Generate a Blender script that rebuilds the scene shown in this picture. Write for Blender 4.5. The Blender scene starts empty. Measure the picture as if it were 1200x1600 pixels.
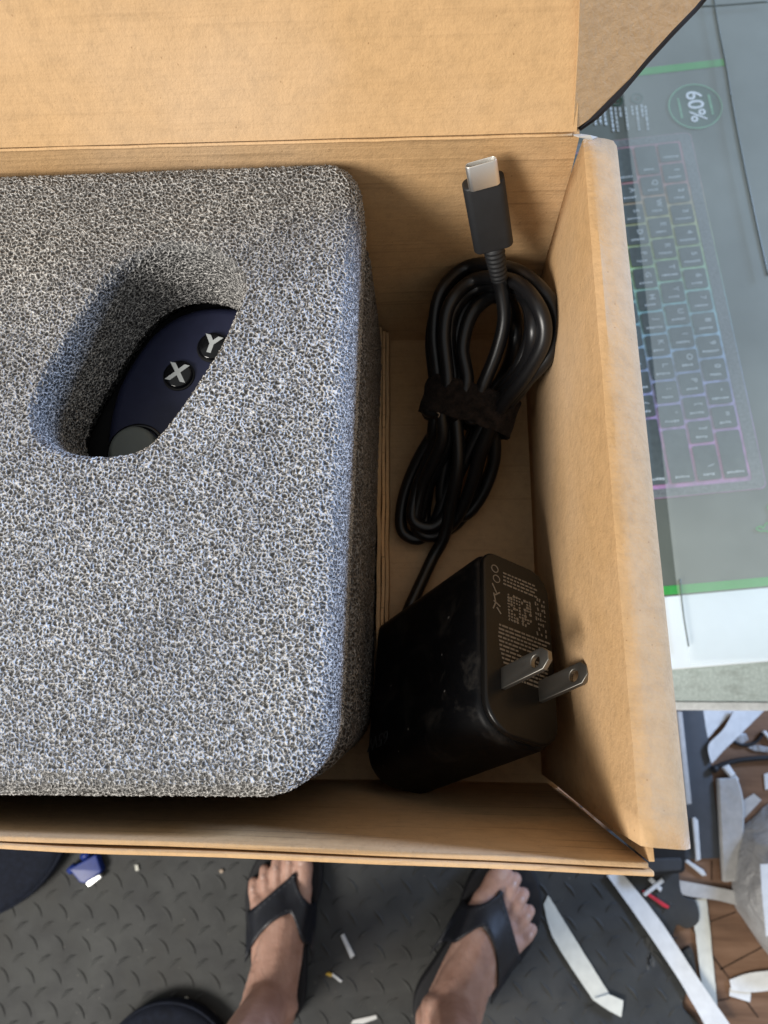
import bpy, bmesh, math, random
import numpy as np
from mathutils import Vector, Matrix, Euler
from mathutils.bvhtree import BVHTree
from mathutils import noise as mnoise

random.seed(7)
S = bpy.context.scene
COL = S.collection
R = math.radians

# ------------------------------------------------------------------ camera
CAM_LOC = Vector((-.041, -.1313, .2628))
CAM_ROT = Euler((.23, .0556, .0056), 'XYZ')
cam_d = bpy.data.cameras.new('camera')
cam_d.sensor_fit = 'VERTICAL'
cam_d.sensor_height = 36
cam_d.lens = 36 * 1120 / 1600
cam_d.clip_start = .005
cam_d.clip_end = 100
cam_d.dof.use_dof = True
cam_d.dof.focus_distance = .185
cam_d.dof.aperture_fstop = 26
cam = bpy.data.objects.new('camera', cam_d)
cam.location = CAM_LOC
cam.rotation_euler = CAM_ROT
COL.objects.link(cam)
S.camera = cam

# ------------------------------------------------------------------ room light
w = bpy.data.worlds.new('World')
S.world = w
w.use_nodes = True
bg = w.node_tree.nodes['Background']
bg.inputs[0].default_value = (.88, .90, .90, 1)
bg.inputs[1].default_value = .50


def area(name, loc, target, sx, sy, power, col):
    l = bpy.data.lights.new(name, 'AREA')
    l.shape = 'RECTANGLE'
    l.size, l.size_y = sx, sy
    l.energy = power
    l.color = col
    o = bpy.data.objects.new(name, l)
    o.location = loc
    o.rotation_euler = (Vector(target) - Vector(loc)).to_track_quat('-Z', 'Y').to_euler()
    COL.objects.link(o)
    return o


area('left_window', (-1.75, -1.45, 1.55), (0, -.1, .05), 1.0, 1.0, 100, (1, .95, .88))
area('right_window', (2.25, 1.1, .52), (0, -.05, .08), .9, .4, 135, (.44, .62, 1))
S.view_settings.view_transform = 'Standard'
S.view_settings.look = 'None'
S.view_settings.exposure = 0
S.view_settings.gamma = 1


# ------------------------------------------------------------------ helpers
def at(px, py, z):
    d = CAM_ROT.to_matrix() @ Vector(((px - 600) / 1120, -(py - 800) / 1120, -1))
    return CAM_LOC + d * ((z - CAM_LOC.z) / d.z)


def atp(px, py, p0, n):
    d = CAM_ROT.to_matrix() @ Vector(((px - 600) / 1120, -(py - 800) / 1120, -1))
    n = Vector(n)
    return CAM_LOC + d * ((Vector(p0) - CAM_LOC).dot(n) / d.dot(n))


def thing(name, label, cat, loc=(0, 0, 0), group=None):
    o = bpy.data.objects.new(name, None)
    o.empty_display_size = .02
    o.location = loc
    o['label'] = label
    o['category'] = cat
    if group:
        o['group'] = group
    COL.objects.link(o)
    return o


def tag(o, label, cat, group=None):
    o['label'] = label
    o['category'] = cat
    if group:
        o['group'] = group
    return o


def base_of(o):
    b = Vector((0, 0, 0))
    while o is not None:
        b += o.location
        o = o.parent
    return b


def link(name, me, mat, parent=None, smooth=False, loc=None):
    """mesh given in world coordinates -> object whose origin is its parent's (or loc)"""
    o = bpy.data.objects.new(name, me)
    COL.objects.link(o)
    if parent is not None:
        o.parent = parent
        b = base_of(parent)
    else:
        b = Vector(loc) if loc is not None else Vector((0, 0, 0))
        o.location = b
    me.transform(Matrix.Translation(-b))
    if mat is not None:
        me.materials.clear()
        me.materials.append(mat)
    if smooth:
        for p in me.polygons:
            p.use_smooth = True
    me.update()
    return o


def mesh(vs, fs):
    me = bpy.data.meshes.new('m')
    me.from_pydata([tuple(v) for v in vs], [], fs)
    me.update()
    return me


def obj(name, vs, fs, mat, parent=None, smooth=False, loc=None):
    return link(name, mesh(vs, fs), mat, parent, smooth, loc)


def fix(me):
    bm = bmesh.new()
    bm.from_mesh(me)
    bmesh.ops.recalc_face_normals(bm, faces=bm.faces)
    bm.to_mesh(me)
    bm.free()
    return me


def auto_smooth(me, ang=35):
    for p in me.polygons:
        p.use_smooth = True
    bm = bmesh.new()
    bm.from_mesh(me)
    for e in bm.edges:
        if len(e.link_faces) == 2 and e.calc_face_angle(0) > R(ang):
            e.smooth = False
    bm.to_mesh(me)
    bm.free()
    return me


def slab_mesh(outs, z0, z1, bevel=0., res=3, mtx=None, remesh=None):
    """closed outlines (first the outer, others holes) extruded z0..z1 with rounded edges"""
    cu = bpy.data.curves.new('c', 'CURVE')
    cu.dimensions = '2D'
    cu.fill_mode = 'BOTH'
    for pts in outs:
        sp = cu.splines.new('POLY')
        sp.points.add(len(pts) - 1)
        for i, p in enumerate(pts):
            sp.points[i].co = (p[0], p[1], 0, 1)
        sp.use_cyclic_u = True
    cu.extrude = max((z1 - z0) / 2 - bevel, 0)
    cu.bevel_depth = bevel
    cu.bevel_resolution = res
    cu.offset = -bevel
    o = bpy.data.objects.new('tmp', cu)
    COL.objects.link(o)
    o.location.z = 0
    dg = bpy.context.evaluated_depsgraph_get()
    me = bpy.data.meshes.new_from_object(o.evaluated_get(dg))
    bpy.data.objects.remove(o)
    bm = bmesh.new()
    bm.from_mesh(me)
    bmesh.ops.remove_doubles(bm, verts=bm.verts, dist=1e-6)
    bmesh.ops.recalc_face_normals(bm, faces=bm.faces)
    bm.to_mesh(me)
    bm.free()
    if remesh:
        me = voxel(me, remesh)
    me.transform(Matrix.Translation((0, 0, (z0 + z1) / 2)))
    if mtx is not None:
        me.transform(mtx)
    return me


def voxel(me, size, smooth=0):
    o = bpy.data.objects.new('tmp', me)
    COL.objects.link(o)
    m = o.modifiers.new('r', 'REMESH')
    m.mode = 'VOXEL'
    m.voxel_size = size
    if smooth:
        s = o.modifiers.new('s', 'SMOOTH')
        s.factor = .5
        s.iterations = smooth
    dg = bpy.context.evaluated_depsgraph_get()
    r = bpy.data.meshes.new_from_object(o.evaluated_get(dg))
    bpy.data.objects.remove(o)
    return r


def slab(name, outs, z0, z1, mat, parent=None, bevel=0., res=3, mtx=None, loc=None):
    if not isinstance(outs[0][0], (list, tuple, Vector)):
        outs = [outs]
    me = auto_smooth(slab_mesh(outs, z0, z1, bevel, res, mtx))
    return link(name, me, mat, parent, False, loc)


def pxpoly(pts, z):
    return [tuple(at(x, y, z)[:2]) for x, y in pts]


def round_poly(pts, rad, n=6):
    out = []
    N = len(pts)
    if not isinstance(rad, (list, tuple)):
        rad = [rad] * N
    for i in range(N):
        p = Vector(pts[i][:2])
        a = (Vector(pts[i - 1][:2]) - p)
        b = (Vector(pts[(i + 1) % N][:2]) - p)
        r = rad[i]
        if r <= 0:
            out.append(tuple(p))
            continue
        la, lb = a.length, b.length
        a.normalize()
        b.normalize()
        th = a.angle(b)
        d = min(r / math.tan(th / 2), la * .49, lb * .49)
        r2 = d * math.tan(th / 2)
        c = p + (a + b).normalized() * (r2 / math.sin(th / 2))
        s = p + a * d - c
        e = p + b * d - c
        a0 = math.atan2(s.y, s.x)
        a1 = math.atan2(e.y, e.x)
        da = (a1 - a0 + math.pi) % (2 * math.pi) - math.pi
        for k in range(n + 1):
            t = a0 + da * k / n
            out.append((c.x + r2 * math.cos(t), c.y + r2 * math.sin(t)))
    return out


def circle(cx, cy, r, n=32, ry=None):
    return [(cx + r * math.cos(2 * math.pi * k / n), cy + (ry or r) * math.sin(2 * math.pi * k / n)) for k in range(n)]


def spline(pts, per=8, closed=False):
    P = [Vector(p) for p in pts]
    N = len(P)
    out = []
    rng = range(N if closed else N - 1)
    for i in rng:
        if closed:
            p0, p1, p2, p3 = P[i - 1], P[i], P[(i + 1) % N], P[(i + 2) % N]
        else:
            p0, p1, p2, p3 = P[max(i - 1, 0)], P[i], P[i + 1], P[min(i + 2, N - 1)]
        for k in range(per):
            t = k / per
            out.append(.5 * ((2 * p1) + (p2 - p0) * t + (2 * p0 - 5 * p1 + 4 * p2 - p3) * t * t + (3 * p1 - p0 - 3 * p2 + p3) * t ** 3))
    if not closed:
        out.append(P[-1])
    return out


def tube_geo(pts, r, n=12, closed=False, V=None, F=None):
    V = [] if V is None else V
    F = [] if F is None else F
    b0 = len(V)
    N = len(pts)
    up = None
    for i in range(N):
        if closed:
            t = pts[(i + 1) % N] - pts[i - 1]
        else:
            t = pts[min(i + 1, N - 1)] - pts[max(i - 1, 0)]
        t = t.normalized()
        if up is None:
            up = t.orthogonal().normalized()
        up = (up - t * up.dot(t)).normalized()
        s = t.cross(up)
        rr = r[i] if isinstance(r, (list, tuple)) else r
        for k in range(n):
            a = 2 * math.pi * k / n
            V.append(pts[i] + up * (math.cos(a) * rr) + s * (math.sin(a) * rr))
    for i in range(N if closed else N - 1):
        j = (i + 1) % N
        for k in range(n):
            F.append((b0 + i * n + k, b0 + i * n + (k + 1) % n, b0 + j * n + (k + 1) % n, b0 + j * n + k))
    if not closed:
        F.append(tuple(b0 + k for k in range(n))[::-1])
        F.append(tuple(b0 + (N - 1) * n + k for k in range(n)))
    return V, F


def sheet(name, quad, t, mat, parent=None, nu=1, nv=1, wob=0., bevel=0., seed=0, loc=None):
    """a board: grid over a quad (4 corners), thickened by vector t away from the viewer side"""
    a, b, c, d = [Vector(p) for p in quad]
    t = Vector(t)
    V = []
    tn = t.normalized()
    for lay in (0, 1):
        for j in range(nv + 1):
            for i in range(nu + 1):
                u, v = i / nu, j / nv
                p = a.lerp(b, u).lerp(d.lerp(c, u), v)
                if wob:
                    q = p * 22 + Vector((seed, seed * 2, 0))
                    p = p + tn * wob * mnoise.noise(q)
                V.append(p + t * lay)
    F = []
    W = nu + 1
    o2 = W * (nv + 1)
    for j in range(nv):
        for i in range(nu):
            q = (j * W + i, j * W + i + 1, (j + 1) * W + i + 1, (j + 1) * W + i)
            F.append(q)
            F.append(tuple(o2 + k for k in q[::-1]))
    for i in range(nu):
        for j in (0, nv):
            F.append((j * W + i, j * W + i + 1, o2 + j * W + i + 1, o2 + j * W + i))
    for j in range(nv):
        for i in (0, nu):
            F.append((j * W + i, (j + 1) * W + i, o2 + (j + 1) * W + i, o2 + j * W + i))
    me = fix(mesh(V, F))
    if bevel:
        bm = bmesh.new()
        bm.from_mesh(me)
        es = [e for e in bm.edges if len(e.link_faces) == 2 and e.calc_face_angle(0) > .9]
        bmesh.ops.bevel(bm, geom=es, offset=bevel, segments=2, affect='EDGES', profile=.5)
        bm.to_mesh(me)
        bm.free()
    auto_smooth(me, 50)
    return link(name, me, mat, parent, False, loc)


def box_geo(c, sx, sy, sz, V, F, m=None):
    b = len(V)
    for z in (-1, 1):
        for y in (-1, 1):
            for x in (-1, 1):
                p = Vector((x * sx / 2, y * sy / 2, z * sz / 2))
                if m is not None:
                    p = m @ p
                V.append(p + Vector(c))
    for f in ((0, 2, 3, 1), (4, 5, 7, 6), (0, 1, 5, 4), (2, 6, 7, 3), (0, 4, 6, 2), (1, 3, 7, 5)):
        F.append(tuple(b + k for k in f))


def text_mesh(txt, size, mtx, depth=.00005, bold=0.):
    cu = bpy.data.curves.new('t', 'FONT')
    cu.body = txt
    cu.size = size
    cu.align_x = 'CENTER'
    cu.align_y = 'CENTER'
    cu.extrude = depth
    cu.offset = bold
    o = bpy.data.objects.new('tmp', cu)
    COL.objects.link(o)
    dg = bpy.context.evaluated_depsgraph_get()
    me = bpy.data.meshes.new_from_object(o.evaluated_get(dg))
    bpy.data.objects.remove(o)
    me.transform(mtx)
    return me


# ------------------------------------------------------------------ materials
class NT:
    def __init__(s, name):
        s.m = bpy.data.materials.new(name)
        s.m.use_nodes = True
        s.t = s.m.node_tree
        s.b = s.t.nodes['Principled BSDF']
        s.o = s.t.nodes['Material Output']

    def n(s, typ, **kw):
        x = s.t.nodes.new(typ)
        for k, v in kw.items():
            if k.startswith('i_'):
                key = k[2:]
                key = int(key) if key.isdigit() else key
                x.inputs[key].default_value = v
            else:
                setattr(x, k, v)
        return x

    def l(s, a, b):
        s.t.links.new(a, b)

    def coord(s, scale=(1, 1, 1), rot=(0, 0, 0), out='Object'):
        tc = s.n('ShaderNodeTexCoord')
        mp = s.n('ShaderNodeMapping')
        mp.inputs['Scale'].default_value = scale
        mp.inputs['Rotation'].default_value = rot
        s.l(tc.outputs[out], mp.inputs['Vector'])
        return mp.outputs[0]

    def noise(s, vec, scale, detail=3, rough=.55, dist=0.):
        x = s.n('ShaderNodeTexNoise')
        x.inputs['Scale'].default_value = scale
        x.inputs['Detail'].default_value = detail
        x.inputs['Roughness'].default_value = rough
        x.inputs['Distortion'].default_value = dist
        s.l(vec, x.inputs['Vector'])
        return x.outputs['Fac']

    def ramp(s, fac, stops, interp='LINEAR'):
        x = s.n('ShaderNodeValToRGB')
        x.color_ramp.interpolation = interp
        els = x.color_ramp.elements
        while len(els) < len(stops):
            els.new(.5)
        for e, (p, c) in zip(els, stops):
            e.position = p
            e.color = tuple(c) + (1,) if len(c) == 3 else c
        s.l(fac, x.inputs[0])
        return x.outputs[0]

    def mix(s, a, b, fac, blend='MIX'):
        x = s.n('ShaderNodeMix', data_type='RGBA', blend_type=blend)
        for sock, v in ((x.inputs[6], a), (x.inputs[7], b), (x.inputs[0], fac)):
            if isinstance(v, (int, float)):
                sock.default_value = v
            elif isinstance(v, tuple):
                sock.default_value = v if len(v) == 4 else v + (1,)
            else:
                s.l(v, sock)
        return x.outputs[2]

    def bump(s, h, dist, strength=1., prev=None):
        x = s.n('ShaderNodeBump')
        x.inputs['Distance'].default_value = dist
        x.inputs['Strength'].default_value = strength
        s.l(h, x.inputs['Height'])
        if prev is not None:
            s.l(prev, x.inputs['Normal'])
        return x.outputs[0]

    def set(s, col=None, rough=None, spec=None, metal=None, normal=None, **kw):
        for k, v in (('Base Color', col), ('Roughness', rough), ('Specular IOR Level', spec), ('Metallic', metal), ('Normal', normal)):
            if v is None:
                continue
            if isinstance(v, (int, float)):
                s.b.inputs[k].default_value = v
            elif isinstance(v, tuple):
                s.b.inputs[k].default_value = v + (1,) if len(v) == 3 else v
            else:
                s.l(v, s.b.inputs[k])
        return s


def plain(name, col, rough=.5, spec=.5, metal=0., var=.12, vscale=60, bumpd=0., bscale=400):
    t = NT(name)
    v = t.coord()
    n = t.noise(v, vscale, 4)
    dark = tuple(c * (1 - var * 1.6) for c in col)
    lite = tuple(min(1, c * (1 + var)) for c in col)
    c = t.ramp(n, [(.3, dark), (.7, lite)])
    nrm = None
    if bumpd:
        nrm = t.bump(t.noise(v, bscale, 3), bumpd)
    t.set(c, rough, spec, metal, nrm)
    return t.m


def dusty_rubber():
    t = NT('black_rubber_mat')
    v = t.coord()
    c = t.ramp(t.noise(v, 26, 4), [(.3, (.022, .023, .023)), (.7, (.038, .040, .038))])
    d = t.noise(t.coord((1, 1, 1), (0, 0, .6)), 7, 6, .68)
    c = t.mix(c, (.085, .08, .072), t.ramp(d, [(.48, (0, 0, 0)), (.78, (.55, .55, .55))]))
    sp = t.n('ShaderNodeTexVoronoi', feature='F1')
    sp.inputs['Scale'].default_value = 75
    t.l(v, sp.inputs['Vector'])
    c = t.mix(c, (.30, .28, .25), t.ramp(sp.outputs['Distance'], [(.03, (.7, .7, .7)), (.06, (0, 0, 0))]))
    t.set(c, t.ramp(d, [(.4, (.52, .52, .52)), (.7, (.78, .78, .78))]), .4, 0, t.bump(t.noise(v, 900, 3), .0006))
    return t.m


def cardboard(name, axis='x', tone=1., lines=.22, fluff=0.):
    t = NT(name)
    v = t.coord()
    st = {'x': (18, 620, 620), 'y': (620, 18, 620), 'd': (620, 620, 18)}[axis]
    vs = t.coord(st)
    base = (.510 * tone, .322 * tone, .158 * tone)
    mott = t.noise(v, 260, 5, .7)
    c = t.ramp(mott, [(.28, tuple(x * .86 for x in base)), (.5, base), (.75, tuple(x * 1.10 for x in base))])
    big = t.noise(v, 14, 3)
    c = t.mix(c, (1.0, .96, .90), t.ramp(big, [(.4, (0, 0, 0)), (.75, (.10, .10, .10))]))
    ln = t.noise(vs, 1.0, 2, .5)
    lnm = t.ramp(ln, [(.60, (1, 1, 1)), (.72, (1 - lines, 1 - lines * 1.05, 1 - lines * 1.1))])
    c = t.mix(c, lnm, 1., 'MULTIPLY')
    # printed-side scuffs: single long dark threads across the liner
    vt = t.coord({'x': (14, 210, 210), 'y': (210, 14, 210), 'd': (210, 210, 14)}[axis])
    th = t.noise(vt, 1., 1, .4)
    thm = t.ramp(th, [(.725, (1, 1, 1)), (.735, (.66, .60, .55)), (.745, (1, 1, 1))])
    c = t.mix(c, thm, min(1., lines * .9), 'MULTIPLY')
    # pulp specks
    sp = t.n('ShaderNodeTexVoronoi', feature='F1')
    sp.inputs['Scale'].default_value = 330
    t.l(t.coord((1, 1, .55), (.3, .2, .5)), sp.inputs['Vector'])
    spm = t.ramp(sp.outputs['Distance'], [(.03, (.45, .36, .28)), (.075, (1, 1, 1))])
    c = t.mix(c, spm, .6, 'MULTIPLY')
    h = t.noise(v, 900, 4, .7)
    nrm = t.bump(h, .00022)
    nrm = t.bump(ln, .00022, 1., nrm)
    t.set(c, .72, .25, 0, nrm)
    if fluff:
        t.b.inputs['Sheen Weight'].default_value = fluff
        t.b.inputs['Sheen Roughness'].default_value = .4
    return t.m


def foam_mat(name, dark, lite, scale=620, disp=.00042):
    t = NT(name)
    v = t.coord()
    nz = t.n('ShaderNodeTexNoise')
    nz.inputs['Scale'].default_value = 600
    nz.inputs['Detail'].default_value = 2
    t.l(v, nz.inputs['Vector'])
    off = t.n('ShaderNodeVectorMath', operation='SCALE')
    off.inputs[3].default_value = .0012
    t.l(nz.outputs['Color'], off.inputs[0])
    add = t.n('ShaderNodeVectorMath', operation='ADD')
    t.l(v, add.inputs[0])
    t.l(off.outputs[0], add.inputs[1])
    vo = t.n('ShaderNodeTexVoronoi', feature='DISTANCE_TO_EDGE')
    vo.inputs['Scale'].default_value = scale
    t.l(add.outputs[0], vo.inputs['Vector'])
    # cell skins stand proud as broken thin ridges with pit shade and glints painted in
    ridge = t.ramp(vo.outputs['Distance'], [(.0, (1, 1, 1)), (.07, (.78, .78, .78)), (.20, (.22, .22, .22)), (.42, (0, 0, 0))])
    brk = t.ramp(t.noise(v, scale * 1.3, 2, .6), [(.32, (.16, .16, .16)), (.62, (1, 1, 1))])
    fine = t.noise(v, 1900, 2, .6)
    h0 = t.mix(ridge, brk, 1., 'MULTIPLY')
    md = t.n('ShaderNodeMath', operation='MULTIPLY_ADD')
    md.inputs[1].default_value = .22
    t.l(fine, md.inputs[0])
    t.l(h0, md.inputs[2])
    h = md.outputs[0]
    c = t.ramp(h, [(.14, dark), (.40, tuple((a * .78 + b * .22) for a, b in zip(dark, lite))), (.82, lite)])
    big = t.noise(v, 30, 3)
    c = t.mix(c, t.ramp(big, [(.3, (.74, .74, .76)), (.7, (1.12, 1.11, 1.10))]), 1., 'MULTIPLY')
    t.set(c, .42, .55)
    dn = t.n('ShaderNodeDisplacement')
    dn.inputs['Midlevel'].default_value = .35
    dn.inputs['Scale'].default_value = disp * 2.2
    t.l(h, dn.inputs['Height'])
    t.l(dn.outputs[0], t.o.inputs['Displacement'])
    t.m.displacement_method = 'BOTH'
    return t.m


def charger_mat():
    t = NT('black_charger_plastic')
    v = t.coord()
    c = t.ramp(t.noise(v, 200, 4), [(.3, (.003, .0032, .004)), (.7, (.0042, .0044, .0055))])
    # handling dust: broad smears and a few specks
    d = t.noise(t.coord((1, 1, 1), (.4, .2, .9)), 70, 6, .72, .6)
    c = t.mix(c, (.050, .045, .040), t.ramp(d, [(.52, (0, 0, 0)), (.74, (.75, .75, .75))]))
    sp = t.n('ShaderNodeTexVoronoi', feature='F1')
    sp.inputs['Scale'].default_value = 150
    t.l(v, sp.inputs['Vector'])
    c = t.mix(c, (.22, .21, .20), t.ramp(sp.outputs['Distance'], [(.045, (.8, .8, .8)), (.065, (0, 0, 0))]))
    t.set(c, t.ramp(d, [(.4, (.38, .38, .38)), (.7, (.62, .62, .62))]), .2, 0, t.bump(t.noise(v, 3000, 2), .00002))
    return t.m


M = {}
M['card_x'] = cardboard('kraft_board_across', 'x', 1.0)
M['card_lid'] = cardboard('kraft_board_lid', 'x', 1.06, .06)
M['card_y'] = cardboard('kraft_board_along', 'x', .94, .05, .0)
M['card_top'] = cardboard('kraft_board_rolled_edge', 'x', 1.0, .03, .35)
M['card_floor'] = cardboard('kraft_board_floor', 'x', 1.0, .12)
M['card_front'] = cardboard('kraft_board_front', 'x', 1.0, .30)
M['card_edge'] = cardboard('kraft_board_cut_edge', 'x', 1.18, .5)
M['black_liner'] = plain('black_printed_liner', (.018, .014, .012), .6, .3)
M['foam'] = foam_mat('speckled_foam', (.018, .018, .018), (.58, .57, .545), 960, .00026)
M['foam_dark'] = foam_mat('shaded_foam_tray', (.010, .010, .011), (.27, .265, .255), 850, .00026)  # same foam, with the shade under the cover mixed into its colour
M['navy'] = plain('navy_plastic', (.026, .030, .066), .42, .4, 0, .06, 300, .00002, 2500)
M['black_gloss'] = plain('black_gloss_button', (.004, .004, .005), .12, .5, 0, .05)
M['grey_rubber'] = plain('grey_stick_rubber', (.14, .16, .15), .45, .4, 0, .06)
M['letter'] = plain('pale_grey_print', (.58, .61, .61), .35, .4, 0, .05)
M['charger'] = charger_mat()
M['charger_end'] = plain('charger_end_plastic', (.0065, .0060, .0057), .30, .33, 0, .15, 200, .00002, 3000)
M['cable'] = plain('black_cable_rubber', (.007, .007, .008), .36, .5, 0, .1)
M['plug'] = plain('charcoal_plug_plastic', (.013, .014, .016), .55, .4, 0, .1, 300, .00002, 3000)
M['steel'] = plain('nickel_plating', (.86, .86, .84), .42, .5, 1., .04)
M['blade'] = plain('plug_blade_metal', (.23, .22, .20), .48, .5, 1., .08)
M['faint_print'] = plain('faint_grey_print', (.19, .17, .145), .5, .3)
M['dim_print'] = plain('dim_grey_print', (.035, .038, .042), .5, .3)
M['band'] = plain('fuzzy_black_hook_tape', (.016, .011, .009), .9, .25, 0, .55, 420, .0008, 900)
M['lint'] = plain('pale_lint', (.45, .36, .28), .9, .1)
M['rubber'] = dusty_rubber()
M['skin'] = None
M['strap'] = plain('navy_black_strap', (.007, .0085, .014), .42, .45, 0, .15, 120, .0002, 700)
M['stitch'] = plain('grey_stitching', (.075, .08, .095), .8, .2)
M['sole'] = plain('black_foam_sole', (.010, .010, .012), .7, .3)
M['white_paper'] = plain('white_paper_strip', (.66, .67, .66), .8, .2, 0, .06, 90, .0003, 300)
M['cream_paper'] = plain('cream_paper_strip', (.62, .62, .55), .8, .2, 0, .06, 90, .0003, 300)
M['grey_paper'] = plain('greyed_paper_strip', (.46, .45, .43), .8, .2, 0, .08, 90)
M['red'] = plain('red_plastic', (.55, .03, .05), .4, .4)
M['yellow'] = plain('yellow_tip', (.62, .40, .06), .6, .3)
M['blue_plastic'] = plain('blue_connector_plastic', (.010, .030, .19), .4, .4, 0, .12, 200)
M['navy_cloth'] = plain('dark_navy_cloth', (.007, .010, .020), .85, .25, 0, .25, 160, .0005, 1400)
M['plank'] = plain('dark_grey_laminate', (.060, .065, .072), .55, .4, 0, .07, 60)
M['black_matte'] = plain('black_matte_plastic', (.010, .010, .011), .6, .35)
M['brick_grey'] = plain('dark_grey_plastic', (.045, .048, .052), .5, .4)
M['green'] = plain('green_print', (.05, .36, .07), .45, .4, 0, .06)
M['print_white'] = plain('white_print', (.88, .92, .92), .5, .3, 0, .06, 400)
M['soft_white'] = plain('small_white_print', (.56, .62, .61), .5, .3)
M['badge_green'] = plain('dark_green_print', (.055, .11, .075), .5, .3)
M['line_green'] = plain('thin_green_line', (.20, .46, .26), .5, .3)
M['carton_white'] = plain('white_carton_board', (.84, .90, .90), .5, .4, 0, .02, 30)
M['white_edge'] = plain('white_table_edge', (.78, .79, .78), .5, .4, 0, .1, 220)
M['leg_metal'] = plain('grey_leg_metal', (.2, .2, .2), .4, .5, .6)


def carton_mat():
    t = NT('dark_grey_carton_print')
    v = t.coord()
    n = t.noise(v, 18, 4)
    c = t.ramp(n, [(.3, (.105, .122, .100)), (.7, (.138, .155, .130))])
    s = t.noise(t.coord((1, 1, 1), (0, 0, .4)), 500, 2)
    c = t.mix(c, (.15, .16, .16), t.ramp(s, [(.66, (0, 0, 0)), (.80, (.5, .5, .5))]))
    t.set(c, .42, .5, 0, t.bump(t.noise(v, 700, 3), .0001))
    return t.m


def film_mat():
    t = NT('clear_shrink_film')
    t.t.nodes.remove(t.b)
    v = t.coord()
    nrm = t.bump(t.noise(t.coord((1, .5, 1)), 30, 3), .0006)
    fr = t.n('ShaderNodeLayerWeight')
    fr.inputs['Blend'].default_value = .5
    t.l(nrm, fr.inputs['Normal'])
    pw = t.n('ShaderNodeMath', operation='POWER')
    pw.inputs[1].default_value = 4.
    t.l(fr.outputs['Facing'], pw.inputs[0])
    mu = t.n('ShaderNodeMath', operation='MULTIPLY_ADD', use_clamp=True)
    mu.inputs[1].default_value = .8
    mu.inputs[2].default_value = .085
    t.l(pw.outputs[0], mu.inputs[0])
    tr = t.n('ShaderNodeBsdfTransparent')
    gl = t.n('ShaderNodeBsdfGlossy')
    gl.inputs['Roughness'].default_value = .18
    t.l(nrm, gl.inputs['Normal'])
    mx = t.n('ShaderNodeMixShader')
    t.l(mu.outputs[0], mx.inputs[0])
    t.l(tr.outputs[0], mx.inputs[1])
    t.l(gl.outputs[0], mx.inputs[2])
    # pale diffuse haze stands in for the veil of reflected light
    df = t.n('ShaderNodeBsdfDiffuse')
    df.inputs[0].default_value = (.78, .82, .70, 1)
    m2 = t.n('ShaderNodeMixShader')
    t.l(t.ramp(t.noise(v, 14, 4), [(.3, (.16, .16, .16)), (.8, (.27, .27, .27))]), m2.inputs[0])
    t.l(mx.outputs[0], m2.inputs[1])
    t.l(df.outputs[0], m2.inputs[2])
    t.l(m2.outputs[0], t.o.inputs[0])
    return t.m


def glow_print():
    """the printed rainbow under-key light of the keyboard picture: flat print colours along its length"""
    t = NT('rainbow_keyboard_print')
    tc = t.n('ShaderNodeTexCoord')
    sx = t.n('ShaderNodeSeparateXYZ')
    t.l(tc.outputs['UV'], sx.inputs[0])
    c = t.ramp(sx.outputs[0], [(.02, (.50, .27, .31)), (.14, (.58, .30, .30)), (.24, (.58, .58, .30)), (.38, (.46, .70, .36)),
                               (.50, (.36, .68, .66)), (.62, (.40, .58, .72)), (.74, (.45, .47, .74)), (.88, (.66, .32, .62)), (.98, (.56, .30, .52))])
    n = t.noise(t.coord(), 130, 3)
    c = t.mix(c, (.12, .14, .14), t.ramp(n, [(.35, (0, 0, 0)), (.75, (.7, .7, .7))]))
    t.set(c, .45, .4)
    return t.m


def skin_mat():
    t = NT('tanned_skin')
    v = t.coord()
    c = t.ramp(t.noise(v, 45, 5, .6), [(.3, (.40, .24, .18)), (.55, (.51, .325, .255)), (.75, (.57, .39, .315))])
    c = t.mix(c, t.ramp(t.noise(v, 9, 2), [(.35, (.86, .80, .78)), (.7, (1.06, 1.04, 1.04))]), 1., 'MULTIPLY')
    h = t.noise(v, 420, 4, .6)
    vein = t.noise(t.coord((1, .45, .45), (0, 0, .2)), 55, 2, .4, .8)
    vm = t.ramp(vein, [(.46, (0, 0, 0)), (.5, (1, 1, 1)), (.54, (0, 0, 0))])
    c = t.mix(c, (.30, .19, .16), t.mix((0, 0, 0), vm, .08))
    pore = t.n('ShaderNodeTexVoronoi', feature='F1')
    pore.inputs['Scale'].default_value = 260
    t.l(v, pore.inputs['Vector'])
    c = t.mix(c, t.ramp(pore.outputs['Distance'], [(.05, (.55, .45, .42)), (.14, (1, 1, 1))]), .5, 'MULTIPLY')
    t.set(c, .50, .4, 0, t.bump(vm, .0006, .4, t.bump(h, .0006)))
    t.b.inputs['Subsurface Weight'].default_value = .12
    t.b.inputs['Subsurface Radius'].default_value = (.008, .003, .002)
    t.b.inputs['Subsurface Scale'].default_value = 1.
    return t.m


def floor_mat():
    t = NT('brown_floor_vinyl')
    v = t.coord((1, 1, 1), (0, 0, .5))
    g = t.noise(t.coord((3, 30, 1), (0, 0, .5)), 3, 5, .6)
    c = t.ramp(g, [(.25, (.12, .065, .035)), (.5, (.21, .120, .068)), (.8, (.30, .185, .115))])
    c = t.mix(c, t.ramp(t.noise(v, 6, 3), [(.3, (.65, .62, .62)), (.7, (1.15, 1.1, 1.1))]), 1., 'MULTIPLY')
    t.set(c, .45, .4, 0, t.bump(t.noise(v, 150, 3), .0004))
    return t.m


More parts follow.
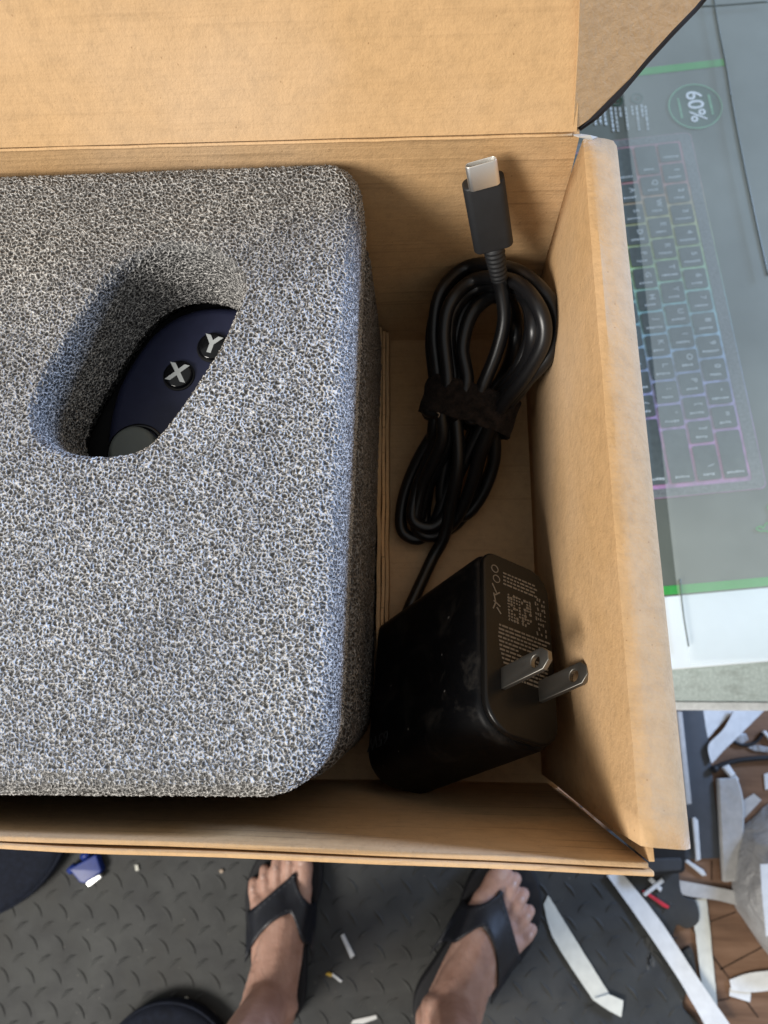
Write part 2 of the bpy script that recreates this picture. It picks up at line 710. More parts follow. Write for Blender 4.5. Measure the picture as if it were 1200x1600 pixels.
def shelf_mat():
    t = NT('dusty_grey_green_shelf')
    v = t.coord()
    n = t.noise(v, 420, 4, .75)
    c = t.ramp(n, [(.3, (.42, .49, .46)), (.55, (.56, .63, .60)), (.75, (.74, .80, .77))])
    c = t.mix(c, (.26, .29, .26), t.ramp(t.noise(t.coord((1, 3, 1)), 60, 4), [(.5, (0, 0, 0)), (.75, (.6, .6, .6))]))
    t.set(c, .5, .4)
    return t.m


def bag_mat():
    t = NT('frosted_plastic_bag')
    v = t.coord()
    c = t.ramp(t.noise(v, 20, 4), [(.3, (.27, .27, .27)), (.7, (.40, .40, .40))])
    t.set(c, .38, .5, 0, t.bump(t.noise(v, 18, 4, .6, .8), .012))
    t.b.inputs['Alpha'].default_value = .93
    return t.m


M['carton'] = carton_mat()
M['film'] = film_mat()
M['glow'] = glow_print()
M['case'] = plain('printed_case_grey', (.19, .205, .195), .5, .4, 0, .22, 500)
M['key'] = plain('printed_key_grey', (.105, .128, .118), .5, .4, 0, .10, 220)
M['skin'] = skin_mat()
M['nail'] = plain('toenail', (.50, .33, .27), .3, .5, 0, .06)
M['floor'] = floor_mat()
M['joint'] = plain('dark_brown_joint', (.055, .032, .02), .8, .2, 0, .4, 80)
M['shelf'] = shelf_mat()
M['bag'] = bag_mat()

FLOOR = -.75
MAT = -.742

# ------------------------------------------------------------------ floor and mat
fl = obj('floor', [(-3, -3, FLOOR), (3, -3, FLOOR), (3, 3, FLOOR), (-3, 3, FLOOR)], [(0, 1, 2, 3)], M['floor'])
fl['kind'] = 'structure'
# joints of the brown boards near the mat edge: dark grooves
for (x0, y0, x1, y1, wd) in ((1185, 1590, 1040, 1395, 1.6), (1200, 1475, 1125, 1515, 1.4), (1110, 1440, 1150, 1425, 1.2), (1112, 1345, 1112, 1375, 1.4), (1100, 1568, 1140, 1560, 1.4)):
    a, b = at(x0, y0, FLOOR + .0004), at(x1, y1, FLOOR + .0004)
    nrm = Vector((-(b - a).y, (b - a).x, 0)).normalized() * wd * .0006
    j = obj('floor_joint', [a - nrm, b - nrm, b + nrm, a + nrm], [(0, 1, 2, 3)], M['joint'], fl)

mat = thing('rubber_mat', 'black rubber diamond-tread mat under the feet', 'mat', (-.1, -.4, FLOOR))
edge = [(1062, 1300), (1062, 1370), (1068, 1400), (1088, 1408), (1093, 1440), (1074, 1452), (1058, 1446), (1052, 1470), (1056, 1494), (1078, 1480), (1086, 1500), (1088, 1540), (1074, 1552), (1068, 1575), (1092, 1600), (1100, 1640), (1105, 1800)]
pl = pxpoly(edge, MAT)
pl = [(p.x, p.y) for p in spline([Vector((a, b, 0)) for a, b in pl], 3)]
pl += [(-1.3, pl[-1][1]), (-1.3, pl[0][1])]
slab('mat_sheet', pl, FLOOR, MAT, M['rubber'], mat, .002, 2)
# raised curved treads, alternating left and right hand
V, F = [], []


def tread(cx, cy, ang, L=.024, wd=.0046, hh=.0013):
    n = 8
    ca, sa = math.cos(ang), math.sin(ang)
    b = len(V)
    for i in range(n + 1):
        t = i / n * 2 - 1
        bow = .0026 * (1 - t * t)
        hw = wd * .5 * max(.12, (1 - abs(t) ** 2.2))
        hz = hh * max(.0, (1 - abs(t) ** 2.5))
        for s, z in ((-1, -.0006), (-.45, hz), (.45, hz), (1, -.0006)):
            lx, ly = t * L / 2, bow + s * hw
            V.append((cx + lx * ca - ly * sa, cy + lx * sa + ly * ca, MAT + z))
    for i in range(n):
        for k in range(3):
            q = b + i * 4 + k
            F.append((q, q + 1, q + 5, q + 4))


for j in range(17):
    for i in range(-26, 14):
        x = -.05 + i * .0345 + (.0172 if j % 2 else 0)
        y = -.295 - j * .0190
        if x > at(1050, 1500, MAT).x:
            continue
        tread(x + random.uniform(-1, 1) * .0008, y + random.uniform(-1, 1) * .0006, R(-52) if j % 2 else R(38), .025 if j % 2 else .022)
tr_o = obj('tread', V, F, M['rubber'], mat, True)
tr_o['kind'] = 'stuff'

# ------------------------------------------------------------------ two-tier table
tbl = thing('low_table', 'dusty grey-green table with white front edge below the keyboard carton', 'table', (.2, .1, FLOOR))
fy = at(1200, 1103, -.30).y
y0l = at(1055, 1107, -.30).y
slab('shelf', [(-.5, fy + .003), (.75, fy + .003), (.75, .75), (-.5, .75)], -.318, -.300, M['shelf'], tbl, .001, 2)
slab('edge_band', [(-.5, fy - .0035), (.75, fy - .0035), (.75, fy + .0025), (-.5, fy + .0025)], -.319, -.2985, M['white_edge'], tbl, .001, 2)
slab('upper_top', [(-.5, -.135), (-.035, -.135), (-.035, .3), (-.5, .3)], -.024, -.0045, M['plank'], tbl, .001, 2)
for x, y, zt in ((-.46, -.10, -.025), (-.075, -.10, -.025), (-.46, .27, -.025), (-.075, .27, -.025), (.70, -.09, -.319), (.70, .70, -.319)):
    slab('leg', round_poly([(x - .02, y - .02), (x + .02, y - .02), (x + .02, y + .02), (x - .02, y + .02)], .004), FLOOR, zt if zt < -.3 else zt, M['leg_metal'], tbl)

# ------------------------------------------------------------------ keyboard carton
CZ = -.25
kc = thing('keyboard_carton', 'dark grey film-wrapped keyboard carton with green stripes on the table', 'carton', (.2, .15, -.2995))
# carton axis follows its printed stripes
g0, g1 = at(1040, 918, CZ), at(1200, 905, CZ)
r0, r1 = at(1130, 97, CZ), at(1195, 420, CZ)
ex = Vector((1, .06, 0)).normalized()
k0, k1 = at(1080, 214, CZ), at(1196, 752, CZ)   # right edge of the pictured keyboard, far to near
ev = (k1 - k0).normalized()                     # along the keyboard, towards the viewer
ex = Vector((-ev.y, ev.x, 0))                   # to the right
if ex.x < 0:
    ex = -ex
K = lambda u, v, z=CZ: Vector((k0.x + ex.x * u + ev.x * v, k0.y + ex.y * u + ev.y * v, z))


def inv(p):
    d = Vector((p.x - k0.x, p.y - k0.y, 0))
    return d.dot(ex), d.dot(ev)


vg = (inv(g0)[1] + inv(g1)[1]) / 2
vtop = inv(at(1070, 105, CZ))[1]
vend = inv(at(1130, 1040, CZ))[1]


def rect(u0, v0, u1, v1):
    return [tuple(K(u0, v0)[:2]), tuple(K(u1, v0)[:2]), tuple(K(u1, v1)[:2]), tuple(K(u0, v1)[:2])]


slab('carton_body', rect(-.20, -.20, .16, vg + .0055), -.2985, CZ, M['carton'], kc, .0008, 2)
slab('end_panel', rect(-.20, vg + .0057, .16, vend), -.2985, CZ - .0002, M['carton_white'], kc, .0012, 2)


def flat(name, poly, z, m, parent=kc, h=.0003):
    return slab(name, poly, z, z + h, m, parent)


flat('green_stripe', rect(-.20, vg - .0012, .16, vg + .0050), CZ + .0002, M['green'])
flat('green_stripe', rect(-.20, vtop - .0035, inv(at(1131, 100, CZ))[0], vtop + .0035), CZ + .0002, M['green'])
# the pictured keyboard
U = .01905
kw = 5 * U
me = slab_mesh([round_poly(rect(-kw - .016, -.0045, .0, 15 * U + .0125), .005)], CZ + .0002, CZ + .0005)
for l_ in list(me.uv_layers):
    me.uv_layers.remove(l_)
uv = me.uv_layers.new(name='UVMap')
for lp in me.loops:
    p = me.vertices[lp.vertex_index].co
    u_, v_ = inv(p)
    uv.data[lp.index].uv = ((v_ + .004) / (15 * U + .017), -u_ / .11)
link('keyboard_picture', me, M['glow'], kc)
# plain case rim round the keys
rim_o = round_poly(rect(-kw - .0155, -.004, -.0005, 15 * U + .012), .005)
rim_i = round_poly(rect(-kw - .0105, .0028, -.0095, 15 * U + .0056), .002)
slab('keyboard_case', [rim_o, rim_i], CZ + .0004, CZ + .0007, M['case'], kc)
rows = [[1] * 13 + [2], [1.5] + [1] * 12 + [1.5], [1.75] + [1] * 11 + [2.25], [2.25] + [1] * 10 + [2.75], [1.25, 1.25, 1.25, 6.25, 1.25, 1.25, 1.25, 1.25]]
LEG = [[''] + list('1234567890-=') + [''], [''] + list('QWERTYUIOP[]') + ['\\'], [''] + list("ASDFGHJKL;'") + [''], [''] + list('ZXCVBNM,./') + ['']]
for r_, row in enumerate(rows):
    v = .0035
    ki = 0
    for n_ in row:
        u1 = -.0115 - r_ * U
        a, b = v + .0011, v + n_ * U - .0011
        flat('key', round_poly(rect(u1 - U + .0022, a, u1, b), .0014, 3), CZ + .0008, M['key'], kc)
        # legend: a small letter mark and a smudged line of function print near the key's lower edge
        uc = u1 - U * .5
        VV, FF = [], []
        k = random.randint(4, 6)
        for q in range(k):
            du = (q - (k - 1) / 2) * .0021
            hgt = random.uniform(.0010, .0017)
            p = K(uc + du + .001, b - .0042 + random.uniform(-.0002, .0002), CZ + .0012)
            m_ = Matrix.Rotation(math.atan2(ex.y, ex.x) + random.uniform(-.3, .3), 3, 'Z')
            box_geo(p, .0017, hgt, .0001, VV, FF, m_)
        lm = mesh(VV, FF)
        ch = LEG[r_][ki] if r_ < 4 and ki < len(LEG[r_]) else ''
        if ch:
            p = K(uc + .0036, b - .0108, CZ + .0012)
            tm = text_mesh(ch, .0062, Matrix.Translation(p) @ Matrix.Rotation(math.atan2(ev.y, ev.x), 4, 'Z'), .00004, .0001)
            bm = bmesh.new()
            bm.from_mesh(lm)
            bm.from_mesh(tm)
            bm.to_mesh(lm)
            bm.free()
        ki += 1
        link('key_legend', lm, M['soft_white'], kc)
        v += n_ * U
# round badge with 60%
bc = at(1086, 167, CZ)
rot = Matrix.Rotation(math.atan2(ev.y, ev.x), 4, 'Z')
flat('badge_ring', [circle(bc.x, bc.y, .0218, 40), circle(bc.x, bc.y, .0208, 40)], CZ + .0006, M['line_green'])
flat('badge_disc', circle(bc.x, bc.y, .0207, 40), CZ + .0002, M['badge_green'])
link('badge_number', text_mesh('60%', .0182, Matrix.Translation((bc.x, bc.y, CZ + .0008)) @ rot, .0001, .00015), M['print_white'], kc)
# blurred word marks above and below the number
VV, FF = [], []
for side in (-1, 1):
    for q in range(7):
        p = K(inv(bc)[0] + side * .0125, inv(bc)[1] + (q - 3) * .0028, CZ + .0007)
        box_geo(p, random.uniform(.0018, .0032), .0018, .0001, VV, FF, rot.to_3x3())
obj('badge_words', VV, FF, M['line_green'], kc)
# small blocks of white text reading downwards, with two dim green symbols
VV, FF = [], []
for (px, y0, y1) in ((928, 172, 196), (936, 172, 194), (944, 172, 196), (954, 168, 206), (961, 168, 206), (968, 168, 184), (977, 168, 203), (987, 166, 180), (994, 166, 204), (1002, 164, 184), (1008, 166, 204)):
    y = y0
    while y < y1:
        l_ = random.uniform(3, 8)
        a, b = at(px + (y - y0) * .12, y, CZ), at(px + (y + l_ - y0) * .12, min(y + l_, y1), CZ)
        c = (a + b) / 2
        c.z = CZ + .0004
        box_geo(c, (b - a).length, .0017, .0002, VV, FF, Matrix.Rotation(math.atan2((b - a).y, (b - a).x), 3, 'Z'))
        y += l_ + 1.6
obj('small_print', VV, FF, M['soft_white'], kc)
for px, py in ((963, 158), (995, 154)):
    c = at(px, py, CZ)
    flat('symbol', [circle(c.x, c.y, .0052, 20), circle(c.x, c.y, .0040, 20)], CZ + .0003, M['badge_green'])
    flat('symbol', circle(c.x + .001, c.y, .0017, 6), CZ + .0003, M['badge_green'])
# green outline mark at the right margin
VV, FF = tube_geo(spline([at(x, y, CZ + .0006) for x, y in ((1181, 826), (1188, 822), (1192, 825), (1197, 818), (1203, 816), (1204, 800), (1200, 792), (1206, 786))], 4), .0006, 6)
tube_geo(spline([at(x, y, CZ + .0006) for x, y in ((1182, 827), (1189, 830), (1195, 829), (1206, 832))], 4), .0005, 6, False, VV, FF)
obj('green_outline', VV, FF, M['green'], kc)
# shrink film: sheet over the print, its folded left edge runs beside the box
fz = CZ + .0035
fl_e = [(1000, 380), (1020, 560), (1042, 780), (1058, 920), (1072, 1000), (1078, 1038)]
fe = [at(x, y, fz) for x, y in fl_e]
fe = [fe[0] + (fe[0] - fe[1]) * 4.2] + fe
nx = 14
V, F = [], []
for i, p in enumerate(fe):
    for k in range(nx + 1):
        q = p + Vector((.40, .02, 0)) * (k / nx)
        V.append((q.x, q.y, fz + .0006 * mnoise.noise(q * 30)))
for i in range(len(fe) - 1):
    for k in range(nx):
        a = i * (nx + 1) + k
        F.append((a, a + nx + 1, a + nx + 2, a + 1))
obj('shrink_film', V, F, M['film'], kc, True)
# film creases
for pts in (((1113, -20), (1122, 40), (1134, 100), (1142, 150)), ((1142, 150), (1158, 235), (1180, 340), (1200, 430)), ((880, 14), (1000, 11), (1110, 9), (1205, 2)), ((1062, 905), (1068, 960), (1076, 1010))):
    VV, FF = tube_geo(spline([at(x, y, fz + .0004) for x, y in pts], 6), .00055, 6)
    obj('film_crease', VV, FF, M['carton'], kc, True)

# ------------------------------------------------------------------ cardboard box
XL = -.33
box = thing('cardboard_box', 'open brown corrugated mailer box holding foam and charger', 'box', (-.15, -.08, -.004))
T = .0017
# floor of the box
sheet('floor_panel', [(XL, -.1675, 0), (.004, -.1675, 0), (.004, .0030, 0), (XL, .0030, 0)], (0, 0, -.0035), M['card_floor'], box, 20, 10, .0004, 0, 1)
cz = .1065
cl, cr = at(0, 235, cz), at(893, 211, cz)
cdir = (cr - cl) / (cr.x - cl.x)
cL = cl + cdir * (XL - cl.x)
sheet('back_wall', [(XL, .0003, -.003), (.003, .0003, -.003), cr + Vector((.002, 0, 0)), cL], (0, .0034, 0), M['card_x'], box, 24, 8, .0008, 0, 2)
sheet('left_wall', [(XL, -.166, 0), (XL, .001, 0), (XL, .004, .104), (XL, -.167, .104)], (-.008, 0, 0), M['card_y'], box, 8, 6, .0006, 0, 3)
# front wall: inner and outer sheet of one rolled wall, corner to corner
fz_ = .103
fi0, fi1 = at(0, 1304, fz_), at(1004, 1346, fz_)
d_ = (fi1 - fi0) / (fi1.x - fi0.x)
fL = fi0 + d_ * (XL - fi0.x)
fR = fi1 + Vector((.0012, -.0001, 0))
sheet('front_wall', [(XL, -.1653, -.003), (.0008, -.1653, -.003), fR, fL], (0, -.00115, 0), M['card_front'], box, 30, 8, .0005, .0003, 4)
o2 = Vector((0, -.00145, .0004))
sheet('front_outer_wall', [Vector((XL, -.1653, -.0032)) + o2, Vector((.004, -.1653, -.0032)) + o2, fR + o2 + Vector((.0009, -.0001, 0)), fL + o2], (0, -.00110, 0), M['card_edge'], box, 30, 8, .0006, .0003, 5)
# corner tab of the front wall turned back along the side
tb = fR + Vector((.0002, .0, -.0004))
sheet('corner_tab', [(.0022, -.1650, .0), tb, tb + Vector((0, .04, -.004)), (.0022, -.125, .0)], (.0011, 0, 0), M['card_edge'], box, 6, 6, .0003, 0, 6)
# rolled right wall: inner panel, broad rounded top, outer panel, one bent board
fb, ff = at(914, 219, .1045), at(1003, 1321, .1055)
ob, of = at(958, 226, .1015), at(1072, 1327, .1010)
n = 26
prof_n = 0
V, F = [], []
ringlen = None
for j in range(n + 1):
    s = j / n
    a = fb.lerp(ff, s)
    b = ob.lerp(of, s)
    y = a.y
    bot = Vector((-.0002 + .0006 * math.sin(s * 3), y + (.0 if s < .97 else .0), .0005))
    bot.y = .0005 * (1 - s) + (-.1625) * s
    slant = 0
    wv = .0006 * mnoise.noise(Vector((0, s * 5, 1)))
    inner = [bot.lerp(a, k / 8) + Vector((wv * math.sin(k / 8 * 3.1) - .0016 * math.sin(math.pi * k / 8) * math.sin(math.pi * s), 0, 0)) for k in range(8)]
    top = []
    for k in range(8):
        t = k / 7
        p = a.lerp(b, t)
        p.z += .0004 * math.sin(math.pi * t) - .0009 * max(0, t - .8) * 5 * (t - .8) * 5 + .0003 * mnoise.noise(Vector((k * .8, s * 14, 5)))
        if k == 0:
            p += Vector((.0004, 0, -.0005))
        top.append(p)
    outp = [b + Vector((.0007, 0, -.003)), b + Vector((.0009, 0, -.010)), Vector((b.x + .0008, b.y, .05)), Vector((b.x, b.y, .0))]
    # rounded ends of the strip near the back corner
    ring = inner + top + outp
    # front and back ends taper a little
    V += ring
    ringlen = len(ring)
for j in range(n):
    for k in range(ringlen - 1):
        q = j * ringlen + k
        F.append((q, q + 1, q + ringlen + 1, q + ringlen))
me = mesh(V, F)
o = link('right_wall', auto_smooth(me, 38), M['card_top'], box)
me.materials.append(M['card_y'])
for p in me.polygons:
    k = p.index % (ringlen - 1)
    p.material_index = 1 if k < 8 else 0
sm = o.modifiers.new('thickness', 'SOLIDIFY')
sm.thickness = .0012
sm.offset = -1
# lid, standing up from the back wall
ln = Vector((0, -.866, .5))
ld = Vector((0, .5, .866))
lr0 = atp(897, 196, cr, ln)
lr1 = atp(905, 0, cr, ln)
lrd = (lr1 - lr0).normalized()
lid_a = cL + Vector((0, .0002, .0008))
lid_b = cr + Vector((.0012, .0002, .0008))
lid_c = lr0 + lrd * .17 + Vector((.0012, 0, 0))
lid_d = lid_a + ld * .17
sheet('lid', [lid_a, lid_b, lid_c, lid_d], -ln * .0016, M['card_lid'], box, 24, 8, .0005, 0, 8)
VV, FF = tube_geo([cL.lerp(cr, k / 40) + Vector((0, -.0002, .0003 + .0002 * mnoise.noise(Vector((k * .9, 0, 0))))) for k in range(41)], .00045, 6)
obj('lid_crease', VV, FF, M['card_edge'], box, True)
# side flap of the lid with its slanted edge, inner face brown, outside black
fn = Vector((.50, -.76, .41)).normalized()
hin = lr0
flap = [(905, -70), (904, 60), (899, 150), (896, 197), (903, 199), (930, 180), (965, 146), (1010, 92), (1050, 48), (1085, 12), (1100, -6), (1150, -70)]
fp = [atp(x, y, hin, fn) for x, y in flap]
fp[0] = atp(908, -70, hin, fn)


def layer(name, pts, off0, off1, m):
    n = len(pts)
    V = [p - fn * off0 for p in pts] + [p - fn * off1 for p in pts]
    F = [tuple(range(n)), tuple(range(2 * n - 1, n - 1, -1))] + [(k, (k + 1) % n, n + (k + 1) % n, n + k) for k in range(n)]
    return link(name, fix(mesh(V, F)), m, box)


layer('lid_side_flap', fp, 0, .0004, M['card_y'])
fp = [p + (fp[4] - fp[3]).normalized() * (.0030 if i < 4 else 0) for i, p in enumerate(fp)]
layer('flap_flute', [p + (Vector((.0007, -.0005, -.0003)) if 3 < i < 11 else Vector()) for i, p in enumerate(fp)], .0005, .0011, M['black_liner'])
layer('flap_outer_liner', [p + (Vector((.0016, -.0011, -.0006)) if 3 < i < 11 else Vector()) for i, p in enumerate(fp)], .0013, .0017, M['black_liner'])
# torn paper at the back right corner
for k, (pts, m) in enumerate(((((896, 210), (908, 209), (922, 211), (934, 214), (926, 217), (905, 213)), 'grey_paper'),)):
    P = [at(x, y, .1068 + .0012 * ((i * 37) % 3) / 2 - k * .002) for i, (x, y) in enumerate(pts)]
    nn = len(P)
    obj('torn_paper', P + [p - Vector((0, 0, .0004)) for p in P], [tuple(range(nn)), tuple(range(2 * nn - 1, nn - 1, -1))] + [(i, (i + 1) % nn, nn + (i + 1) % nn, nn + i) for i in range(nn)], M[m], box)

# ------------------------------------------------------------------ foam blocks
FT = .1030
hole_px = [(64, 655), (70, 622), (92, 575), (128, 515), (165, 460), (200, 424), (240, 404), (285, 398), (330, 406), (362, 425), (380, 452), (377, 480), (352, 540), (318, 596), (285, 645), (250, 688), (215, 710), (165, 716), (120, 712), (88, 700), (70, 680)]
hole = [(p.x, p.y) for p in spline([at(x, y, FT - .003) for x, y in hole_px], 4, True)]
pts = [(-.30, at(0, 270, .090).y - .008), at(505, 262, .090) - Vector((0, .0085, 0)), (0, 0)]
yb0 = .0020
foam_out = round_poly([(-.305, -.1582), (-.0613, -.1562), (-.0566, yb0), (-.305, yb0 - .001)], [.004, .0165, .0095, .004], 10)


def cut_hole(me, hole, z0, z1):
    n = len(hole)
    c = Vector((sum(p[0] for p in hole) / n, sum(p[1] for p in hole) / n))
    V, F = [], []
    lv = [(z0 - .004, .97), (z1 - .0032, 1.0), (z1 - .0014, 1.012), (z1 - .0002, 1.05), (z1 + .002, 1.13)]
    for z, k in lv:
        V += [(c.x + (p[0] - c.x) * k, c.y + (p[1] - c.y) * k, z) for p in hole]
    for i in range(len(lv) - 1):
        F += [(i * n + k, i * n + (k + 1) % n, (i + 1) * n + (k + 1) % n, (i + 1) * n + k) for k in range(n)]
    F += [tuple(range(n))[::-1], tuple((len(lv) - 1) * n + k for k in range(n))]
    a = bpy.data.objects.new('tmp', me)
    b = bpy.data.objects.new('tmp', fix(mesh(V, F)))
    COL.objects.link(a)
    COL.objects.link(b)
    m = a.modifiers.new('b', 'BOOLEAN')
    m.operation = 'DIFFERENCE'
    m.solver = 'EXACT'
    m.object = b
    dg = bpy.context.evaluated_depsgraph_get()
    r = bpy.data.meshes.new_from_object(a.evaluated_get(dg))
    bpy.data.objects.remove(a)
    bpy.data.objects.remove(b)
    return voxel(r, .0005, 1)


fc = thing('foam_cover', 'speckled light grey foam block with slanted oval hole on top', 'foam block', (-.17, -.08, .0765))
link('foam_slab', cut_hole(slab_mesh([foam_out], .0765, FT, .0060, 2), hole, .0765, FT), M['foam'], fc, True)
ft = thing('foam_tray', 'grey foam layer, coloured as shaded, lying underneath the speckled foam block', 'foam tray', (-.17, -.08, .0005))
tray_out = round_poly([(-.305, -.1595), (-.0598, -.1570), (-.0562, -.0005), (-.305, -.001)], [.004, .017, .010, .004], 10)
hc = Vector((sum(p[0] for p in hole) / len(hole), sum(p[1] for p in hole) / len(hole)))
hole2 = [(hc.x + (p[0] - hc.x) * 1.22, hc.y + (p[1] - hc.y) * 1.22) for p in hole]
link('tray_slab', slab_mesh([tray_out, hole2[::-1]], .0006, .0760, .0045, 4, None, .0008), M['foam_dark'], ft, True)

# ------------------------------------------------------------------ game controller in the hole
CT = .0745
gc = thing('game_controller', 'dark navy game controller seen through the hole in the foam', 'controller', (at(280, 600, CT).x, at(280, 600, CT).y, .001))
body_px = [(164, 740), (163, 690), (172, 632), (192, 580), (236, 518), (288, 484), (350, 475), (420, 490), (450, 560), (430, 650), (380, 730), (300, 790), (200, 790)]
bp = [(p.x, p.y) for p in spline([at(x, y, CT) for x, y in body_px], 4, True)]
slab('controller_shell', bp, .0012, CT, M['navy'], gc, .0035, 4)
slab('gap_shade', [(hc.x + (p[0] - hc.x) * 1.12, hc.y + (p[1] - hc.y) * 1.12) for p in hole], .0012, CT - .004, M['black_matte'], gc, .001, 2)  # black block in the hole's outline, put in as shade of the gap
for (px, py, ch) in ((278, 585, 'X'), (331, 541, 'Y')):
    c = at(px, py, CT + .001)
    r = .0044
    slab('button_well', circle(c.x, c.y, r * 1.06, 32), CT - .002, CT + .0004, M['black_matte'], gc, .0002, 1)
    bt = slab('button', circle(c.x, c.y, r * .95, 32), CT - .002, CT + .0016, M['black_gloss'], gc, .0008, 4)
    link('letter', text_mesh(ch, .0070, Matrix.Translation((c.x, c.y + .0001, CT + .00163)) @ Matrix.Rotation(R(-12 if ch == 'X' else -16), 4, 'Z'), .00004, .00030), M['letter'], bt)
c = at(210, 704, CT + .002)
slab('stick_ring', [circle(c.x, c.y, .0084, 40), circle(c.x, c.y, .0072, 40)], CT - .002, CT + .0012, M['black_gloss'], gc, .0005, 3)
slab('thumb_stick', circle(c.x, c.y, .0067, 40), CT - .003, CT + .0042, M['grey_rubber'], gc, .0015, 4)

# ------------------------------------------------------------------ cardboard divider beside the foam
dv = thing('cardboard_divider', 'thin tan corrugated strip standing between the foam and the charger', 'divider', (-.0545, -.08, .0005))
y1, y2 = -.0015, -.163
zt = .012
for (x0, x1, zz, m) in ((-.0575, -.0563, zt + .003, 'card_floor'), (-.0560, -.0550, zt, 'card_edge'), (-.0547, -.0536, zt - .001, 'card_floor')):
    V = []
    nseg = 40
    for k in range(nseg + 1):
        y = y1 + (y2 - y1) * k / nseg
        dx = .0004 * mnoise.noise(Vector((x0 * 300, k * .35, 0)))
        dz = .0007 * mnoise.noise(Vector((k * .5, x0 * 200, 3)))
        for (xx, z) in ((x0, .0006), (x0, zz + dz), (x1, zz + dz), (x1, .0006)):
            V.append((xx + dx, y, z))
    F = []
    for k in range(nseg):
        for q in range(4):
            F.append((k * 4 + q, k * 4 + (q + 1) % 4, k * 4 + 4 + (q + 1) % 4, k * 4 + 4 + q))
    F += [(0, 1, 2, 3), tuple(nseg * 4 + q for q in (3, 2, 1, 0))]
    link('divider_liner', fix(mesh(V, F)), M[m], dv)

# ------------------------------------------------------------------ power adapter
A_ = Vector((-.0331, -.0183, -.0448))
B_ = Vector((-.0024, -.0495, .0219))
C_ = Vector((.0210, -.0067, -.0128))
O_ = Vector((-.0243, -.0936, .0579))
la, lb, lc = A_.length, B_.length, C_.length
eb = B_.normalized()
ec = (C_ - eb * C_.dot(eb)).normalized()
ea = -A_.normalized()               # out of the pronged end
ea = (ea - eb * ea.dot(eb) - ec * ea.dot(ec)).normalized()
# local frame: x = along b, y = along c, z = out of the pronged end
mloc = Matrix((Vector((eb.x, ec.x, ea.x, O_.x)), Vector((eb.y, ec.y, ea.y, O_.y)), Vector((eb.z, ec.z, ea.z, O_.z)), (0, 0, 0, 1)))
if mloc.to_3x3().determinant() < 0:
    flipm = True
pa = thing('power_adapter', 'black plug-in charger block with two metal blades and coiled cable', 'charger', (-.025, -.12, .001))
prof = round_poly([(0, 0), (lb, 0), (lb, lc), (0, lc)], [.0045, .0100, .0075, .0080], 10)


def loc_slab(name, outs, z0, z1, m, parent, bevel=0., res=3, smooth=True):
    if not isinstance(outs[0][0], (list, tuple)):
        outs = [outs]
    me = slab_mesh(outs, z0, z1, bevel, res)
    me.transform(mloc)
    fix(me)
    auto_smooth(me, 35)
    return link(name, me, m, parent)


ab = loc_slab('adapter_body', prof, -la, -.0022, M['charger'], pa, .0022, 4)
inner = round_poly([(.0006, .0006), (lb - .0006, .0006), (lb - .0006, lc - .0006), (.0006, lc - .0006)], [.0042, .0096, .0072, .0076], 10)
loc_slab('end_cap', inner, -.0024, 0, M['charger_end'], pa, .0009, 3)
# blades: wide side along x(b), apart along y(c)
bx = lb * .72
for cy in (lc * .5 - .00635, lc * .5 + .00635):
    V, F = [], []
    wv, th, ln_ = .0058, .0014, .0178
    outl = [(-wv / 2, -.001), (wv / 2, -.001), (wv / 2, ln_ - .0022), (wv / 2 - .0018, ln_), (-wv / 2 + .0018, ln_), (-wv / 2, ln_ - .0022)]
    m2 = mloc @ Matrix.Translation((bx, cy, 0)) @ Matrix.Rotation(R(90), 4, 'X')
    me = slab_mesh([outl, circle(0, ln_ - .0047, .0016, 20)[::-1]], -th / 2, th / 2, .0002, 2)
    me.transform(m2)
    fix(me)
    auto_smooth(me)
    link('blade', me, M['blade'], pa)


# small print on the end: worn lines of tiny text and approval marks
def lp(x, y, z=.00006):
    return mloc @ Vector((x, y, z))


VV, FF = [], []
rot3 = mloc.to_3x3()


def dash(x, y, lx, ly, ang=0):
    box_geo(lp(x, y), lx, ly, .00008, VV, FF, rot3 @ Matrix.Rotation(ang, 3, 'Z'))


# rows run across the thickness (y) ; columns step along x
for i in range(13):
    x = .0235 + i * .00120
    y = .0050 + max(0, (i - 6)) * .0004 + random.uniform(0, .0012)
    yend = lc - .0025 - random.uniform(0, .002)
    if i in (5,):
        yend *= .55
    while y < yend:
        L = random.uniform(.0006, .0022)
        dash(x, y + L / 2, .00052, L)
        y += L + .00035
# dense block of marks
for i in range(9):
    for j in range(9):
        if random.random() < .72:
            dash(.0128 + i * .00098, .0092 + j * .00098, random.uniform(.0004, .0009), random.uniform(.0004, .0009), random.uniform(-.6, .6))
for i in range(8):
    for j in range(5):
        if random.random() < .7:
            dash(.0105 + i * .0016, .0192 + j * .0009 * .9, random.uniform(.0004, .0013), .00045, random.uniform(-.3, .3))
for i in range(4):
    y = .0075
    while y < .019:
        L = random.uniform(.0006, .0018)
        dash(.0062 + i * .0012, y + L / 2, .0005, L)
        y += L + .0004
obj('rating_print', VV, FF, M['faint_print'], pa)
for (x, y, r) in ((.0060, .0045, .0013), (.0092, .0050, .0013)):
    loc_slab('approval_mark', [circle(x, y, r, 20), circle(x, y, r * .78, 20)[::-1]], .00003, .00012, M['faint_print'], pa)
VV, FF = [], []
for (x, y, L, a) in ((.0125, .0042, .0030, .5), (.0140, .0052, .0022, -.9), (.0155, .0042, .0028, .2), (.0172, .0050, .0026, 1.1), (.0182, .0040, .0022, -.4), (.0192, .0056, .0022, .7)):
    dash(x, y, L, .0004, a)
obj('approval_mark', VV, FF, M['faint_print'], pa)
